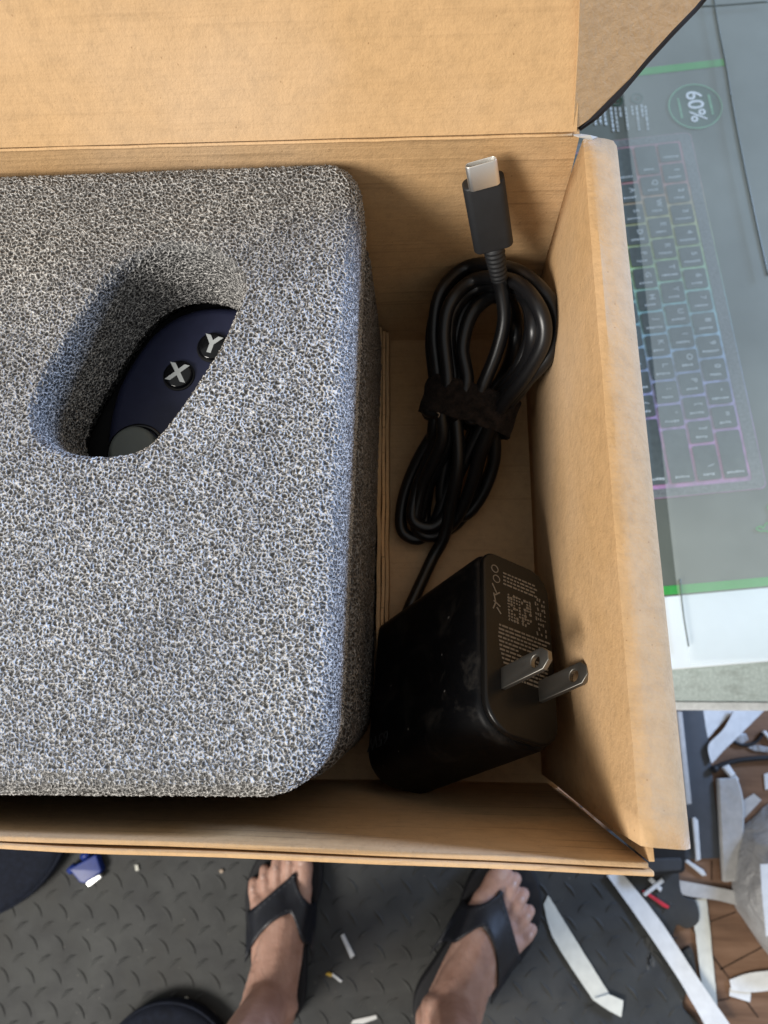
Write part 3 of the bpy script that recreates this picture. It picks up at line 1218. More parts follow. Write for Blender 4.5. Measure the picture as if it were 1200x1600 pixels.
# embossed wattage on the big side
wm = mloc @ Matrix(((1, 0, 0, lb * .80), (0, 0, -1, -.00005), (0, 1, 0, -la + .007), (0, 0, 0, 1)))
link('wattage_mark', text_mesh('65W', .0058, wm @ Matrix.Rotation(R(-90), 4, 'Z'), .00006), M['dim_print'], pa)

# cable with its loops
CR = .00222
V, F = [], []


def px3(L):
    return [at(x, y, z) for x, y, z in L]


loops = [
    [(668, 640, .034), (684, 600, .040), (678, 520, .046), (690, 455, .050), (735, 416, .052), (800, 422, .053), (850, 462, .052), (866, 510, .048), (850, 560, .044), (806, 612, .038), (775, 655, .032), (772, 720, .020), (752, 775, .012), (722, 806, .008), (690, 780, .010), (700, 700, .022), (700, 650, .034)],
    [(690, 640, .038), (700, 598, .044), (694, 520, .050), (706, 470, .054), (745, 436, .056), (800, 440, .056), (838, 480, .056), (846, 530, .052), (818, 585, .047), (780, 640, .042), (752, 700, .030), (735, 760, .019), (712, 812, .010), (676, 838, .006), (650, 822, .008), (660, 760, .016), (690, 690, .030)],
    [(702, 640, .036), (716, 596, .040), (712, 540, .043), (728, 480, .046), (770, 450, .047), (812, 462, .048), (826, 510, .047), (808, 570, .042), (766, 630, .034), (735, 690, .024), (700, 760, .013), (680, 815, .006), (655, 842, .004), (628, 828, .005), (630, 780, .009), (650, 725, .016), (682, 670, .026)],
    [(680, 650, .030), (704, 580, .034), (722, 520, .037), (752, 470, .040), (790, 470, .042), (802, 520, .040), (786, 580, .036), (754, 640, .029), (722, 720, .017), (706, 790, .008), (696, 830, .004), (668, 836, .003), (664, 800, .004), (672, 740, .012)],
]
def turn(L, dx, dy, dz, k):
    cx = sum(p[0] for p in L) / len(L)
    cy = sum(p[1] for p in L) / len(L)
    return [(cx + (x - cx) * k + dx + 3 * math.sin(i * 1.7 + dx), cy + (y - cy) * (k + .01) + dy, max(.0026, z + dz)) for i, (x, y, z) in enumerate(L)]


loops += [turn(loops[0], -4, 6, -.0042, .97), turn(loops[2], 14, -6, .0050, .93), turn(loops[1], 6, 4, -.0045, .95)]
loops = [[(x + (4 if x > 780 and y < 600 else 0), y, z + (.016 if x > 830 and y < 600 else .010 if x > 795 and y < 640 else 0)) for x, y, z in L] for L in loops]
for L in loops:
    tube_geo(spline(px3(L), 9, True), CR, 12, True, V, F)
# end leading up to the plug
tube_geo(spline(px3([(735, 660, .036), (752, 610, .044), (776, 550, .052), (788, 500, .058), (784, 455, .064), (778, 425, .069)]), 9), CR, 12, False, V, F)
# end running down to the block
cab_in = mloc @ Vector((.0095, lc * .5, -la + .0005))
tube_geo(spline(px3([(712, 640, .036), (716, 720, .026), (704, 790, .015), (694, 838, .0085)]) + [at(676, 872, .006), at(656, 915, .008), at(640, 950, .010), at(632, 975, .010)], 9), CR, 12, False, V, F)
obj('cable', V, F, M['cable'], pa, True)
# plug: metal tongue shell, grip, ribbed relief
tip, mid, low, end = Vector(at(749, 247, .1030)), Vector(at(757, 290, .0985)), Vector(at(771, 384, .0790)), Vector(at(780, 436, .0690))
ax = (tip - low).normalized()
sd = Vector((1, .12, .1))
sd = (sd - ax * sd.dot(ax)).normalized()
nr = sd.cross(ax)
if nr.z < 0 and nr.y > 0:
    nr = -nr
pm = lambda p: Matrix(((sd.x, nr.x, ax.x, p.x), (sd.y, nr.y, ax.y, p.y), (sd.z, nr.z, ax.z, p.z), (0, 0, 0, 1)))
gl = (mid - low).length
pg = slab_mesh([round_poly([(-.0056, -.0030), (.0056, -.0030), (.0056, .0030), (-.0056, .0030)], .0022, 6)], 0, gl, .0006, 3)
pg.transform(pm(low))
grip = link('plug_grip', auto_smooth(fix(pg)), M['plug'], pa)
wt = .0041
ts = slab_mesh([round_poly([(-wt, -.00125), (wt, -.00125), (wt, .00125), (-wt, .00125)], .00122, 6), round_poly([(-wt + .0003, -.00095), (wt - .0003, -.00095), (wt - .0003, .00095), (-wt + .0003, .00095)], .00092, 6)[::-1]], 0, .0068, .00012, 2)
ts.transform(pm(mid - ax * .0002))
link('plug_shell', auto_smooth(fix(ts)), M['steel'], grip)
VV, FF = [], []
rl = (low - end).length
ps = [low + (end - low) * (k / 30) for k in range(31)]
tube_geo(ps, [.0030 - .0007 * k / 30 + (.00022 if (k // 2) % 2 else -.00012) for k in range(31)], 14, False, VV, FF)
obj('strain_relief', VV, FF, M['plug'], pa, True)

# ------------------------------------------------------------------ hook tape round the cable
ct = thing('cable_tie', 'fuzzy black hook-and-loop strap wrapped round the coiled cable', 'strap', tuple(at(735, 635, .033)))
c0 = at(733, 637, .0335)
pR, pL = at(806, 655, .036), at(662, 610, .038)
s_ax = (pR - pL).normalized()
n_ax = Vector((.05, -.25, 1)).normalized()
n_ax = (n_ax - s_ax * n_ax.dot(s_ax)).normalized()
l_ax = n_ax.cross(s_ax).normalized()
hw = (pR - pL).length / 2
V, F = [], []
na, nl = 72, 9
for i in range(na):
    a = 2 * math.pi * i / na
    for k in range(nl + 1):
        t = k / nl - .5
        rr = 1 + .05 * mnoise.noise(Vector((math.cos(a) * 3, math.sin(a) * 3, t * 3)))
        ca, sa = math.cos(a), math.sin(a)
        sq = (abs(ca) ** 2.6 + abs(sa) ** 2.6) ** (-1 / 2.6)
        p = c0 + s_ax * (hw * ca * sq * rr) + n_ax * (.0118 * sa * sq * rr) + l_ax * (t * .0122 + .0006 * mnoise.noise(Vector((a * 3, t * 2, 7))))
        V.append(p)
for i in range(na):
    j = (i + 1) % na
    for k in range(nl):
        F.append((i * (nl + 1) + k, j * (nl + 1) + k, j * (nl + 1) + k + 1, i * (nl + 1) + k + 1))
o = obj('strap_band', V, F, M['band'], ct, True)
m = o.modifiers.new('t', 'SOLIDIFY')
m.thickness = .0011
m.offset = 1
# fuzz of loop fibres standing on the tape
V, F = [], []
for q in range(1500):
    a = random.uniform(.55, math.pi - .55)
    t = random.uniform(-.48, .48)
    ca, sa = math.cos(a), math.sin(a)
    sq = (abs(ca) ** 2.6 + abs(sa) ** 2.6) ** (-1 / 2.6)
    nn = (s_ax * ca * .6 + n_ax * sa).normalized()
    p = c0 + s_ax * (hw * ca * sq) + n_ax * (.0118 * sa * sq) + l_ax * (t * .0122) + nn * .0008
    d = (nn + Vector((random.uniform(-1, 1), random.uniform(-1, 1), random.uniform(-1, 1))) * 1.3).normalized()
    L = random.uniform(.0003, .0013)
    e = p + d * L
    s = d.orthogonal().normalized() * .00005
    b = len(V)
    V += [p - s, p + s, e + s * .4]
    F.append((b, b + 1, b + 2))
fz_o = obj('strap_fuzz', V, F, M['band'], ct)
fz_o['kind'] = 'stuff'
for px, py in ((748, 632), (684, 652)):
    q = at(px, py, .044)
    V, F = tube_geo(spline([q, q + Vector((.0005, .0004, .0003)), q + Vector((.0004, .0012, .0004)), q + Vector((-.0003, .0014, .0002))], 4), .00010, 5)
    obj('lint', V, F, M['lint'], ct, True)

# ------------------------------------------------------------------ person standing in flip-flops
SOLE_T = MAT + .020
hl = at(434, 1596, SOLE_T)
tl = at(446, 1316, SOLE_T)
hr = at(668, 1606, SOLE_T)
tr = at(822, 1362, SOLE_T)
per = thing('person', 'barefoot-toed person standing on the mat in black flip-flops', 'person', ((hl.x + hr.x) / 2, (hl.y + hr.y) / 2, MAT))


def foot_frame(h, t, mirror):
    f = (t - h)
    f.z = 0
    L = f.length
    f.normalize()
    s = Vector((f.y, -f.x, 0))          # to the right of the direction
    if mirror:
        s = -s
    return Matrix(((f.x, s.x, 0, h.x), (f.y, s.y, 0, h.y), (0, 0, 1, SOLE_T), (0, 0, 0, 1))), L


CH = []  # chains of (x, y(medial +), z, r)
CH.append([(.030, -.002, .028, .029), (.060, -.004, .030, .030), (.100, -.012, .026, .026), (.140, -.018, .022, .021), (.166, -.026, .017, .0165)])
CH.append([(.060, .002, .034, .030), (.100, .008, .036, .029), (.140, .014, .029, .025), (.172, .022, .021, .0200), (.190, .027, .018, .0175)])
CH.append([(.100, .0, .040, .029), (.145, .0, .031, .024), (.180, .002, .019, .0165)])
CH.append([(.145, -.010, .026, .022), (.176, -.012, .018, .016)])
CH.append([(.055, .0, .075, .034), (.085, .002, .058, .031), (.115, .004, .045, .027), (.145, .008, .034, .022)])
CH.append([(.172, .026, .018, .0175), (.205, .0285, .0165, .0142), (.222, .0290, .0150, .0148), (.240, .0275, .0135, .0122)])
CH.append([(.172, .006, .017, .014), (.205, .0085, .0165, .0092), (.225, .0090, .0160, .0094), (.240, .0085, .0095, .0090)])
CH.append([(.168, -.008, .017, .0135), (.196, -.0080, .0160, .0088), (.216, -.0090, .0155, .0090), (.230, -.0095, .0092, .0087)])
CH.append([(.160, -.020, .016, .0130), (.184, -.0230, .0150, .0085), (.203, -.0255, .0145, .0087), (.216, -.0265, .0090, .0083)])
CH.append([(.150, -.030, .015, .0135), (.168, -.0355, .0130, .0088), (.186, -.0395, .0125, .0088), (.197, -.0410, .0085, .0082)])
# ankle bones, heel cord and shin
CH.append([(.025, .0, .030, .027), (.022, .0, .060, .020), (.024, .0, .100, .018), (.030, .0, .150, .026), (.034, -.002, .215, .040), (.036, -.002, .290, .050), (.042, .0, .360, .047), (.056, .0, .430, .046)])
CH.append([(.058, .0, .080, .031), (.058, .0, .110, .027), (.062, .0, .170, .028), (.066, .002, .250, .033), (.070, .0, .340, .036), (.074, .0, .420, .044), (.072, .0, .460, .050), (.060, .0, .560, .062), (.040, .004, .680, .074), (.020, .010, .800, .082)])
CH.append([(.050, .022, .072, .0145), (.056, .020, .088, .016)])
CH.append([(.044, -.024, .066, .014), (.050, -.020, .086, .016)])


def ico():
    bm = bmesh.new()
    bmesh.ops.create_icosphere(bm, subdivisions=2, radius=1)
    v = [x.co.copy() for x in bm.verts]
    f = [tuple(y.index for y in x.verts) for x in bm.faces]
    bm.free()
    return v, f


IV, IF = ico()
V, F = [], []


def ball(c, r):
    b = len(V)
    V.extend([c + q * r for q in IV])
    F.extend([tuple(b + k for k in f) for f in IF])


frames = []
hips = []
for (h, t, mir) in ((hl, tl, False), (hr, tr, True)):
    fm, L = foot_frame(h, t, mir)
    k_ = L / .256
    frames.append((fm, k_, mir))
    for ci, ch in enumerate(CH):
        P = []
        for (x, y, z, r) in ch:
            if ci in (10, 11) and z > .2:
                # leg above the ankle
                p = fm @ Vector((x * k_, y * k_ * 1.14, z))
            else:
                p = fm @ Vector((x * k_, y * k_ * 1.14, z * k_))
            P.append((p, r * k_ * (1.09 if ci < 10 and ci != 4 else 1.22)))
        for i in range(len(P) - 1):
            (p, r), (q, s) = P[i], P[i + 1]
            st = max(2, int((q - p).length / (min(r, s) * .30)))
            for e in range(st + 1):
                ball(p.lerp(q, e / st), r + (s - r) * e / st)
    hips.append((fm @ Vector((.020 * k_, .010, .80))))
# pelvis joins both legs
mid_h = (hips[0] + hips[1]) / 2
pel = Vector((mid_h.x, mid_h.y, MAT + .90))
for hp in hips:
    for e in range(9):
        ball(hp.lerp(pel, e / 8), .085 + .03 * e / 8)
# keep ankle detail: bones join smoothly after remeshing
me = voxel(mesh(V, F), .0019, 8)
body = link('body', me, M['skin'], per, True)
bvh = BVHTree.FromPolygons([v.co + base_of(per) for v in me.vertices], [tuple(p.vertices) for p in me.polygons])
# nails
for (fm, k_, mir) in frames:
    for (x, y, r) in ((.2400, .0280, .0078), (.2375, .0085, .0046), (.2275, -.0095, .0043), (.2140, -.0265, .0041), (.1955, -.0410, .0040)):
        V, F = [], []
        n1 = 6
        for i in range(n1 + 1):
            for j in range(n1 + 1):
                u, v = i / n1 * 2 - 1, j / n1 * 2 - 1
                l = Vector(((x + u * r * .85 * math.sqrt(1 - .4 * v * v)) * k_ + -.0035, (y * 1.14 + v * r * .86 * math.sqrt(1 - .35 * u * u)) * k_, .06))
                p = fm @ l
                hit = bvh.ray_cast(p, Vector((0, 0, -1)), .2)
                z = hit[0].z if hit[0] is not None else SOLE_T + .01
                V.append(Vector((p.x, p.y, z + .0006 * (1 - max(abs(u), abs(v)) ** 4))))
        for i in range(n1):
            for j in range(n1):
                a = i * (n1 + 1) + j
                F.append((a, a + 1, a + n1 + 2, a + n1 + 1))
        obj('toenail', V, F, M['nail'], per, True)
# shorts
V, F = [], []
for hp, (fm, k_, mir) in zip(hips, frames):
    kn = fm @ Vector((.062, .0, .55))
    for e in range(15):
        ball(kn.lerp(hp, e / 14), .078 + .02 * e / 14)
    for e in range(9):
        ball(hp.lerp(pel, e / 8), .098 + .03 * e / 8)
link('shorts', voxel(mesh(V, F), .008, 4), M['navy_cloth'], per, True)
# flip-flops
for (fm, k_, mir) in frames:
    ff_o = None
    side = [(-.006, .0), (.0, .022), (.03, .036), (.08, .036), (.13, .038), (.17, .050), (.205, .055), (.24, .050), (.262, .032), (.268, .010), (.258, -.016), (.235, -.038), (.20, -.052), (.16, -.055), (.11, -.048), (.06, -.040), (.02, -.036), (-.002, -.020)]
    sp = spline([Vector((a * k_, b * k_ * 1.12, 0)) for a, b in side], 4, True)
    me = slab_mesh([[(p.x, p.y) for p in sp]], -.0195, .0005, .004, 3)
    me.transform(fm)
    fix(me)
    ff_o = link('flip_flop', auto_smooth(me), M['sole'], per)
    # strap: a broad V over the instep from the post between the first two toes
    V, F = [], []
    nt, nu = 44, 8
    rows_ = []
    for i in range(nt + 1):
        t = i / nt * 2 - 1            # -1 outer side .. +1 inner side
        at_ = abs(t)
        yc = .0210 * (1 - at_) ** 1.3
        ym = .051 if t > 0 else .054
        xo = .216 - (.048 if t > 0 else .064) * at_ ** 1.0
        xi = .165 - .086 * at_ ** 1.8
        for k in range(nu + 1):
            u = k / nu
            x = xo + (xi - xo) * u
            y = yc + t * ym * (1.0 + .02 * u)
            p = fm @ Vector((x * k_, y * k_, .15))
            hit = bvh.ray_cast(p, Vector((0, 0, -1)), .3)
            z = SOLE_T - .004
            if hit[0] is not None:
                z = max(z, min(hit[0].z, SOLE_T + .075))
            rows_.append(Vector((p.x, p.y, z)))
    W = nu + 1
    # smooth heights so the strap spans the hollows
    zz = [p.z for p in rows_]
    for it in range(6):
        z2 = list(zz)
        for i in range(1, nt):
            for k in range(nu + 1):
                av = (zz[(i - 1) * W + k] + zz[(i + 1) * W + k] + zz[i * W + max(k - 1, 0)] + zz[i * W + min(k + 1, nu)]) / 4
                z2[i * W + k] = max(rows_[i * W + k].z, av)
        zz = z2
    for p, z in zip(rows_, zz):
        V.append(Vector((p.x, p.y, z + .0012)))
    for i in range(nt):
        for k in range(nu):
            a = i * W + k
            F.append((a, a + 1, a + W + 1, a + W))
    me = mesh(V, F)
    if me.polygons[len(me.polygons) // 2].normal.z < 0:
        me.flip_normals()
    so = link('strap', me, M['strap'], ff_o, True)
    m = so.modifiers.new('t', 'SOLIDIFY')
    m.thickness = .0030
    m.offset = 1
    V, F = [], []
    W = nu + 1
    for k in (1, nu - 1):
        P = [Vector((rows_[i * W + k].x, rows_[i * W + k].y, zz[i * W + k] + .0046)) for i in range(2, nt - 1)]
        for i in range(0, len(P) - 1, 2):
            tube_geo([P[i], P[i].lerp(P[i + 1], .5), P[i + 1]], .0005, 5, False, V, F)
    obj('stitching', V, F, M['stitch'], ff_o, True)
    V, F = tube_geo([fm @ Vector((.213 * k_, .0210 * k_, z)) for z in (-.002, .010, .020, .0265)], [.0032, .003, .0032, .004], 10)
    obj('toe_post', V, F, M['strap'], ff_o, True)

# ------------------------------------------------------------------ things lying on the floor and mat
def prism_px(name, pts, z0, z1, m, label, cat, bevel=.0, group=None, tilt=0.):
    c = at(sum(p[0] for p in pts) / len(pts), sum(p[1] for p in pts) / len(pts), z0)
    o = slab(name, pxpoly(pts, z1), z0, z1, M[m], None, bevel, 2, None, (c.x, c.y, z0))
    if tilt:
        o.rotation_euler.x = tilt
    return tag(o, label, cat, group)


def ribbon(name, left, right, z, m, label, cat, lift=.002, group=None):
    """a loose paper strip: left and right edge in order, slightly curling"""
    n = len(left)
    L = spline([at(x, y, z) for x, y in left], 6)
    Rr = spline([at(x, y, z) for x, y in right], 6)
    V, F = [], []
    for i in range(len(L)):
        for k in range(4):
            p = L[i].lerp(Rr[i], k / 3)
            p.x += .0006 * mnoise.noise(Vector((i * .9, k * 2.1, len(label))))
            p.z = z + .0006 + lift * (.5 + .5 * mnoise.noise(Vector((p.x * 14, p.y * 14, sum(map(ord, label)) % 17))))
            V.append(p)
    for i in range(len(L) - 1):
        for k in range(3):
            a = i * 4 + k
            F.append((a, a + 1, a + 5, a + 4))
    me = mesh(V, F)
    if me.polygons[0].normal.z < 0:
        me.flip_normals()
    c = sum(V, Vector()) / len(V)
    o = link(name, me, M[m], None, False, (c.x, c.y, z))
    s = o.modifiers.new('t', 'SOLIDIFY')
    s.thickness = .0006
    s.offset = 1
    return tag(o, label, cat, group)


G = 'loose paper strips on the floor'
ribbon('paper_strip', [(947, 1366), (1000, 1440), (1060, 1530), (1102, 1604)], [(968, 1360), (1024, 1428), (1085, 1520), (1142, 1604)], MAT + .002, 'white_paper', 'longest white strip, running diagonally from the box corner across the mat', 'paper strip', .004, G)
ribbon('paper_strip', [(1079, 1405), (1086, 1460), (1092, 1510), (1098, 1560)], [(1103, 1402), (1109, 1460), (1115, 1520), (1120, 1572)], FLOOR + .001, 'cream_paper', 'cream strip on the brown floor crossing under the long diagonal strip', 'paper strip', .002, G)
ribbon('paper_strip', [(849, 1412), (862, 1460), (895, 1515), (927, 1562)], [(856, 1398), (882, 1440), (916, 1495), (952, 1553)], MAT, 'cream_paper', 'cream strip beside the right foot with its lower end folded over', 'paper strip', .003, G)
o_ = ribbon('paper_fold', [(925, 1560), (948, 1576), (970, 1588)], [(950, 1552), (962, 1557), (973, 1562)], MAT + .004, 'cream_paper', 'x', 'x', .003)
ps_ = [o for o in COL.objects if o.get('label', '').startswith('cream strip beside')][0]
o_.parent = ps_
o_.location = o_.location - ps_.location
for k in ('label', 'category'):
    del o_[k]
ribbon('paper_strip', [(1040, 1371), (1078, 1378), (1120, 1386), (1158, 1393)], [(1043, 1386), (1072, 1399), (1120, 1406), (1158, 1416)], FLOOR + .004, 'grey_paper', 'greyish strip leading from the black brick to the plastic bag', 'paper strip', .004, G)
ribbon('paper_strip', [(1139, 1530), (1170, 1519), (1215, 1514)], [(1142, 1546), (1174, 1549), (1215, 1544)], FLOOR + .002, 'white_paper', 'white strip with folded end on the brown floor at the lower right', 'paper strip', .003, G)
prism_px('paper_scrap', [(1141, 1543), (1174, 1547), (1172, 1566), (1140, 1556)], FLOOR + .0005, FLOOR + .0018, 'white_paper', 'small white flap tucked under the folded end of the lower right strip', 'paper scrap')
GB = 'bluish packing paper under the table edge'
ribbon('paper_sheet', [(1098, 1108), (1101, 1130), (1105, 1152)], [(1150, 1106), (1128, 1128), (1106, 1153)], FLOOR + .001, 'white_paper', 'short pale triangular paper close beside the dark grey plank', 'paper', .002, GB)
ribbon('paper_sheet', [(1146, 1108), (1128, 1140), (1106, 1164), (1110, 1190)], [(1196, 1106), (1164, 1138), (1134, 1168), (1112, 1192)], FLOOR + .006, 'white_paper', 'broad pale folded paper slanting down to the dark grey plank', 'paper', .004, GB)
prism_px('foam_strip', [(1058, 1112), (1066, 1112), (1081, 1256), (1072, 1258)], FLOOR + .004, FLOOR + .018, 'grey_paper', 'thin pale strip between the box flap and the dark grey plank', 'strip', .001)
prism_px('grey_plank', [(1066, 1105), (1101, 1105), (1128, 1341), (1064, 1343)], FLOOR + .0002, FLOOR + .003, 'plank', 'dark grey flat plank on the floor beside the box flap', 'plank', .0006)
prism_px('white_stick', [(1082, 1279), (1086, 1277), (1091, 1282), (1095, 1343), (1088, 1346)], FLOOR + .0032, FLOOR + .007, 'white_paper', 'upright white stick lying on the lower end of the grey plank', 'stick', .0008)
prism_px('white_stick', [(1070, 1346), (1074, 1343), (1100, 1360), (1104, 1368), (1098, 1369)], FLOOR + .0005, FLOOR + .004, 'white_paper', 'short white stick slanting between black brick and grey strip', 'stick', .0008)
# ribbed slab
c = at(1140, 1290, FLOOR)
rs = thing('ribbed_board', 'pale ribbed board standing against the plastic bag', 'board', (c.x, c.y, FLOOR))
lft = [(1122, 1216), (1124, 1260), (1127, 1320), (1131, 1376)]
rgt = [(1148, 1214), (1158, 1250), (1157, 1310), (1145, 1374)]
Lp = spline([at(x, y, FLOOR + .004) for x, y in lft], 8)
Rp = spline([at(x, y, FLOOR + .004) for x, y in rgt], 8)
nb = 9
for k in range(nb):
    V, F = [], []
    for i in range(len(Lp)):
        for q in range(5):
            t = (k + q / 4 * .66) / nb
            p = Lp[i].lerp(Rp[i], t)
            p.z += .0042 * math.sin(math.pi * q / 4) + .0006 * mnoise.noise(p * 90)
            V.append(p)
    for i in range(len(Lp) - 1):
        for q in range(4):
            a = i * 5 + q
            F.append((a, a + 1, a + 6, a + 5))
    o = obj('rib', V, F, M['grey_paper'], rs, True)
    s = o.modifiers.new('t', 'SOLIDIFY')
    s.thickness = .003
    s.offset = -1
# plastic bag
c = at(1215, 1385, FLOOR)
V, F = [], []
nr_, na_ = 12, 40
pts = [at(x, y, FLOOR + .006) for x, y in ((1150, 1330), (1158, 1300), (1178, 1278), (1215, 1252), (1300, 1260), (1330, 1380), (1300, 1500), (1240, 1530), (1198, 1488), (1165, 1440), (1148, 1412), (1145, 1370))]
rimp = spline(pts, 4, True)
V.append(Vector((c.x, c.y, FLOOR + .05)))
for r_i in range(1, nr_ + 1):
    t = r_i / nr_
    for p in rimp:
        q = Vector((c.x, c.y, 0)).lerp(Vector((p.x, p.y, 0)), t)
        h = .050 * math.sqrt(max(0, 1 - t ** 2.4)) + .006 * mnoise.noise(Vector((q.x * 22, q.y * 22, 0))) * (1 - t * .6)
        V.append(Vector((q.x, q.y, FLOOR + .003 + max(0, h))))
NN = len(rimp)
for k in range(NN):
    F.append((0, 1 + k, 1 + (k + 1) % NN))
for r_i in range(nr_ - 1):
    for k in range(NN):
        a = 1 + r_i * NN
        F.append((a + k, a + NN + k, a + NN + (k + 1) % NN, a + (k + 1) % NN))
me = mesh(V, F)
if me.polygons[0].normal.z < 0:
    me.flip_normals()
tag(link('plastic_bag', me, M['bag'], None, True, (c.x, c.y, FLOOR)), 'puffy translucent grey plastic bag at the right edge', 'bag')
ribbon('paper_strip', [(1187, 1350), (1190, 1400), (1196, 1462)], [(1204, 1349), (1207, 1400), (1212, 1462)], FLOOR + .060, 'white_paper', 'short white strip lying on top of the plastic bag', 'paper strip', .001, G)
prism_px('paper_sheet', [(1150, 1258), (1178, 1240), (1190, 1250), (1160, 1282)], FLOOR + .0005, FLOOR + .002, 'grey_paper', 'dull grey folded paper tucked between ribbed board and bag', 'paper')
# black cord with tips on the brown floor
c = at(1160, 1190, FLOOR)
bcd = thing('black_cord', 'black cord with a small end plug lying on the brown floor', 'cord', (c.x, c.y, FLOOR))
V, F = tube_geo(spline([at(x, y, FLOOR + .006) for x, y in ((1116, 1202), (1125, 1196), (1145, 1190), (1170, 1186), (1215, 1183))], 6), .0032, 10)
obj('cord_sheath', V, F, M['black_matte'], bcd, True)
V, F = tube_geo([at(x, y, FLOOR + .006) for x, y in ((1113, 1204), (1120, 1199))], .0046, 10)
obj('end_plug', V, F, M['black_matte'], bcd, True)
V, F = tube_geo(spline([at(x, y, FLOOR + .003) for x, y in ((1146, 1158), (1160, 1164), (1180, 1160), (1192, 1146))], 6), .0022, 8)
tag(obj('thin_wire', V, F, M['black_matte'], None, True, tuple(at(1170, 1160, FLOOR))), 'thin dark curved wire above the black cord', 'wire')
c = at(1140, 1208, FLOOR)
wp = thing('white_plug', 'small white plug lying just below the black cord', 'plug', (c.x, c.y, FLOOR))
slab('plug_body', pxpoly([(1129, 1199), (1139, 1194), (1150, 1210), (1143, 1216)], FLOOR + .010), FLOOR + .0005, FLOOR + .010, M['white_paper'], wp, .002, 3)
slab('plug_nose', pxpoly([(1143, 1217), (1150, 1211), (1155, 1218), (1147, 1225)], FLOOR + .008), FLOOR + .001, FLOOR + .008, M['white_paper'], wp, .001, 2)
prism_px('white_stick', [(1192, 1144), (1196, 1141), (1212, 1158), (1210, 1164)], FLOOR + .0005, FLOOR + .007, 'white_paper', 'white rod at the right edge above the black cord', 'stick', .0012)
for (pts, lab) in ((((1140, 1152), (1150, 1144), (1166, 1146), (1170, 1156), (1158, 1164), (1144, 1160)), 'crumpled clear plastic scrap above the black cord'),
                   (((1168, 1168), (1182, 1164), (1204, 1168), (1202, 1176), (1180, 1174)), 'crumpled pale plastic strip between wire and cord')):
    o = prism_px('plastic_scrap', pts, FLOOR + .0005, FLOOR + .003, 'bag', lab, 'plastic scrap', .001)
prism_px('paper_scrap', [(1194, 1210), (1206, 1206), (1206, 1232), (1196, 1234)], FLOOR + .0005, FLOOR + .002, 'white_paper', 'white paper corner at the right edge below the black cord', 'paper scrap')
# black brick by the box corner
c = at(1045, 1345, FLOOR)
bk = thing('power_brick', 'black power brick half hidden under the box flap', 'power brick', (c.x, c.y, FLOOR))
slab('brick_case', round_poly(pxpoly([(1000, 1310), (1073, 1310), (1071, 1364), (1000, 1372)], FLOOR + .028), .006), FLOOR + .0005, FLOOR + .028, M['black_matte'], bk, .003, 3)
slab('brick_top', round_poly(pxpoly([(1000, 1342), (1066, 1340), (1065, 1360), (1000, 1364)], FLOOR + .029), .004), FLOOR + .0265, FLOOR + .0295, M['brick_grey'], bk, .001, 2)
# cross of two white sticks, red stick
c = at(1024, 1388, MAT)
wc = thing('white_cross', 'small white crossed plastic sprue by the box corner', 'plastic piece', (c.x, c.y, MAT))
slab('arm', pxpoly([(1004, 1397), (1009, 1401), (1038, 1378), (1034, 1372)], MAT + .006), MAT + .003, MAT + .0065, M['white_paper'], wc, .0008, 2)
slab('arm', pxpoly([(1013, 1375), (1018, 1370), (1035, 1388), (1032, 1394)], MAT + .004), MAT + .0005, MAT + .0042, M['white_paper'], wc, .0008, 2)
prism_px('red_stick', [(1003, 1393), (1007, 1391), (1046, 1416), (1044, 1420), (1036, 1417)], MAT + .0005, MAT + .0028, 'red', 'thin red plastic stick beneath the white cross', 'stick', .0006)
# faint grey scuff on the mat
V, F = [], []
for q in range(40):
    x, y = random.gauss(1017, 5), random.uniform(1400, 1512)
    a = at(x, y, MAT + .0004)
    s = random.uniform(.002, .006)
    b = len(V)
    V += [a + Vector((random.uniform(-.0012, 0), -s, 0)), a + Vector((random.uniform(.0004, .0014), -s * .6, 0)), a + Vector((random.uniform(0, .001), s, 0)), a + Vector((-.0008, s * .7, 0))]
    F.append((b, b + 1, b + 2, b + 3))
o = obj('scuff_mark', V, F, plain('grey_scuff', (.10, .10, .095), .8, .2), mat)
o['kind'] = 'stuff'
# little scraps on the mat
prism_px('paper_slip', [(532, 1462), (537, 1459), (554, 1493), (548, 1498)], MAT + .0005, MAT + .0018, 'white_paper', 'narrow white slip between the two feet', 'paper slip', .0002)
c = at(520, 1527, MAT)
mt = thing('matchstick', 'tiny white sliver with a yellow tip between the feet', 'stick', (c.x, c.y, MAT))
slab('shaft', pxpoly([(516, 1523), (520, 1521), (535, 1533), (532, 1535)], MAT + .002), MAT + .0005, MAT + .0022, M['white_paper'], mt)
slab('tip', pxpoly([(508, 1522), (513, 1519), (520, 1522), (517, 1527)], MAT + .002), MAT + .0005, MAT + .0026, M['yellow'], mt, .0004, 2)
prism_px('paper_slip', [(548, 1600), (552, 1594), (588, 1586), (589, 1592), (566, 1600)], MAT + .0005, MAT + .002, 'white_paper', 'white slip at the bottom edge between the feet', 'paper slip', .0003)
for pts, lab in ((((210, 1352), (215, 1351), (217, 1360), (212, 1361)), 'tiny white crumb right of the blue connector'), (((342, 1360), (347, 1358), (349, 1363), (344, 1365)), 'tiny tan crumb left of the left foot'), (((654, 1343), (660, 1342), (660, 1350), (655, 1350)), 'tiny pale crumb at the box edge between the feet'), (((288, 1559), (292, 1558), (296, 1566), (291, 1566)), 'tiny pale crumb above the lower navy cushion')):
    prism_px('crumb', pts, MAT + .0003, MAT + .003, 'cream_paper' if 'tan' not in lab else 'lint', lab, 'crumb', .0004)
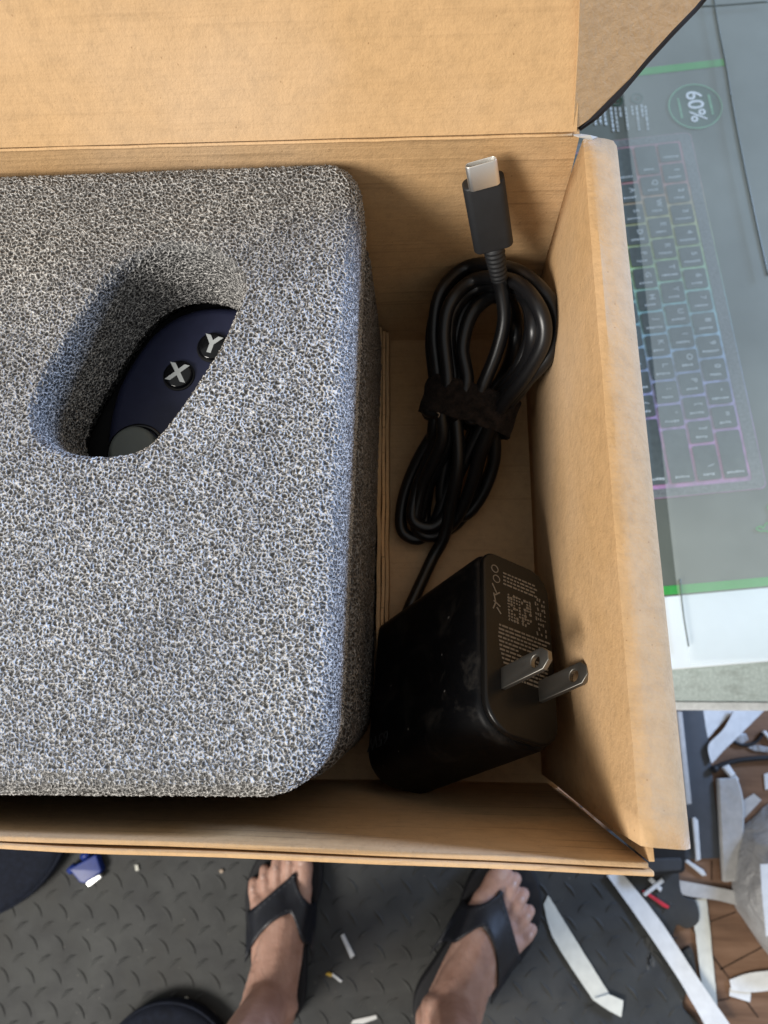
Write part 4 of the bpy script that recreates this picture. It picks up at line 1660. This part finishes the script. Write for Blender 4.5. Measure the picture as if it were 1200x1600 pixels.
# blue video connector
c = at(132, 1358, MAT)
vc = thing('video_connector', 'blue video cable connector with metal shell lying on the mat', 'connector', (c.x, c.y, MAT))
slab('connector_hood', round_poly(pxpoly([(107, 1358), (150, 1334), (159, 1362), (133, 1381), (124, 1379)], MAT + .014), .003), MAT + .0005, MAT + .014, M['blue_plastic'], vc, .002, 3)
for (a, b) in (((108, 1362), (118, 1352)), ((128, 1340), (140, 1333))):
    V, F = tube_geo([at(a[0], a[1], MAT + .008), at(b[0], b[1], MAT + .008)], .0045, 10)
    obj('thumb_screw', V, F, M['blue_plastic'], vc, True)
slab('metal_shell', pxpoly([(133, 1379), (155, 1366), (159, 1371), (138, 1386)], MAT + .012), MAT + .003, MAT + .012, M['steel'], vc, .0008, 2)


# navy cushions
def cushion(px, py, rx, ry, hgt, label):
    c = at(px, py, MAT)
    t_ = thing('floor_cushion', label, 'cushion', (c.x, c.y, MAT), 'round navy cushions on the mat')
    V, F = [], []
    na_, nr_ = 56, 9
    prof_ = [(1 - .12 * (1 - math.sin(a)), hgt * .5 + hgt * .5 * -math.cos(a)) for a in [math.pi * k / nr_ for k in range(nr_ // 2 + 1)]]
    prof_ = [(.93, .0005), (.985, hgt * .2), (1, hgt * .45), (.99, hgt * .7), (.95, hgt * .88), (.88, hgt * .97), (.6, hgt * 1.06), (.3, hgt * 1.08), (.02, hgt * 1.08)]
    for (r, z) in prof_:
        for k in range(na_):
            a = 2 * math.pi * k / na_
            q = Vector((c.x + rx * r * math.cos(a), c.y + ry * r * math.sin(a), MAT + z))
            q.z += .002 * mnoise.noise(q * 25)
            V.append(q)
    for i in range(len(prof_) - 1):
        for k in range(na_):
            F.append((i * na_ + k, i * na_ + (k + 1) % na_, (i + 1) * na_ + (k + 1) % na_, (i + 1) * na_ + k))
    obj('cushion_cover', V, F, M['navy_cloth'], t_, True)
    V, F = tube_geo([Vector((c.x + rx * .985 * math.cos(2 * math.pi * k / na_), c.y + ry * .985 * math.sin(2 * math.pi * k / na_), MAT + hgt * .72)) for k in range(na_)], .0022, 8, True)
    obj('piping', V, F, M['navy_cloth'], t_, True)


cushion(-40, 1275, .145, .125, .03, 'round dark navy cushion under the box front at the left edge')
cushion(268, 1684, .088, .092, .03, 'round dark navy cushion beside the left leg at the bottom edge')
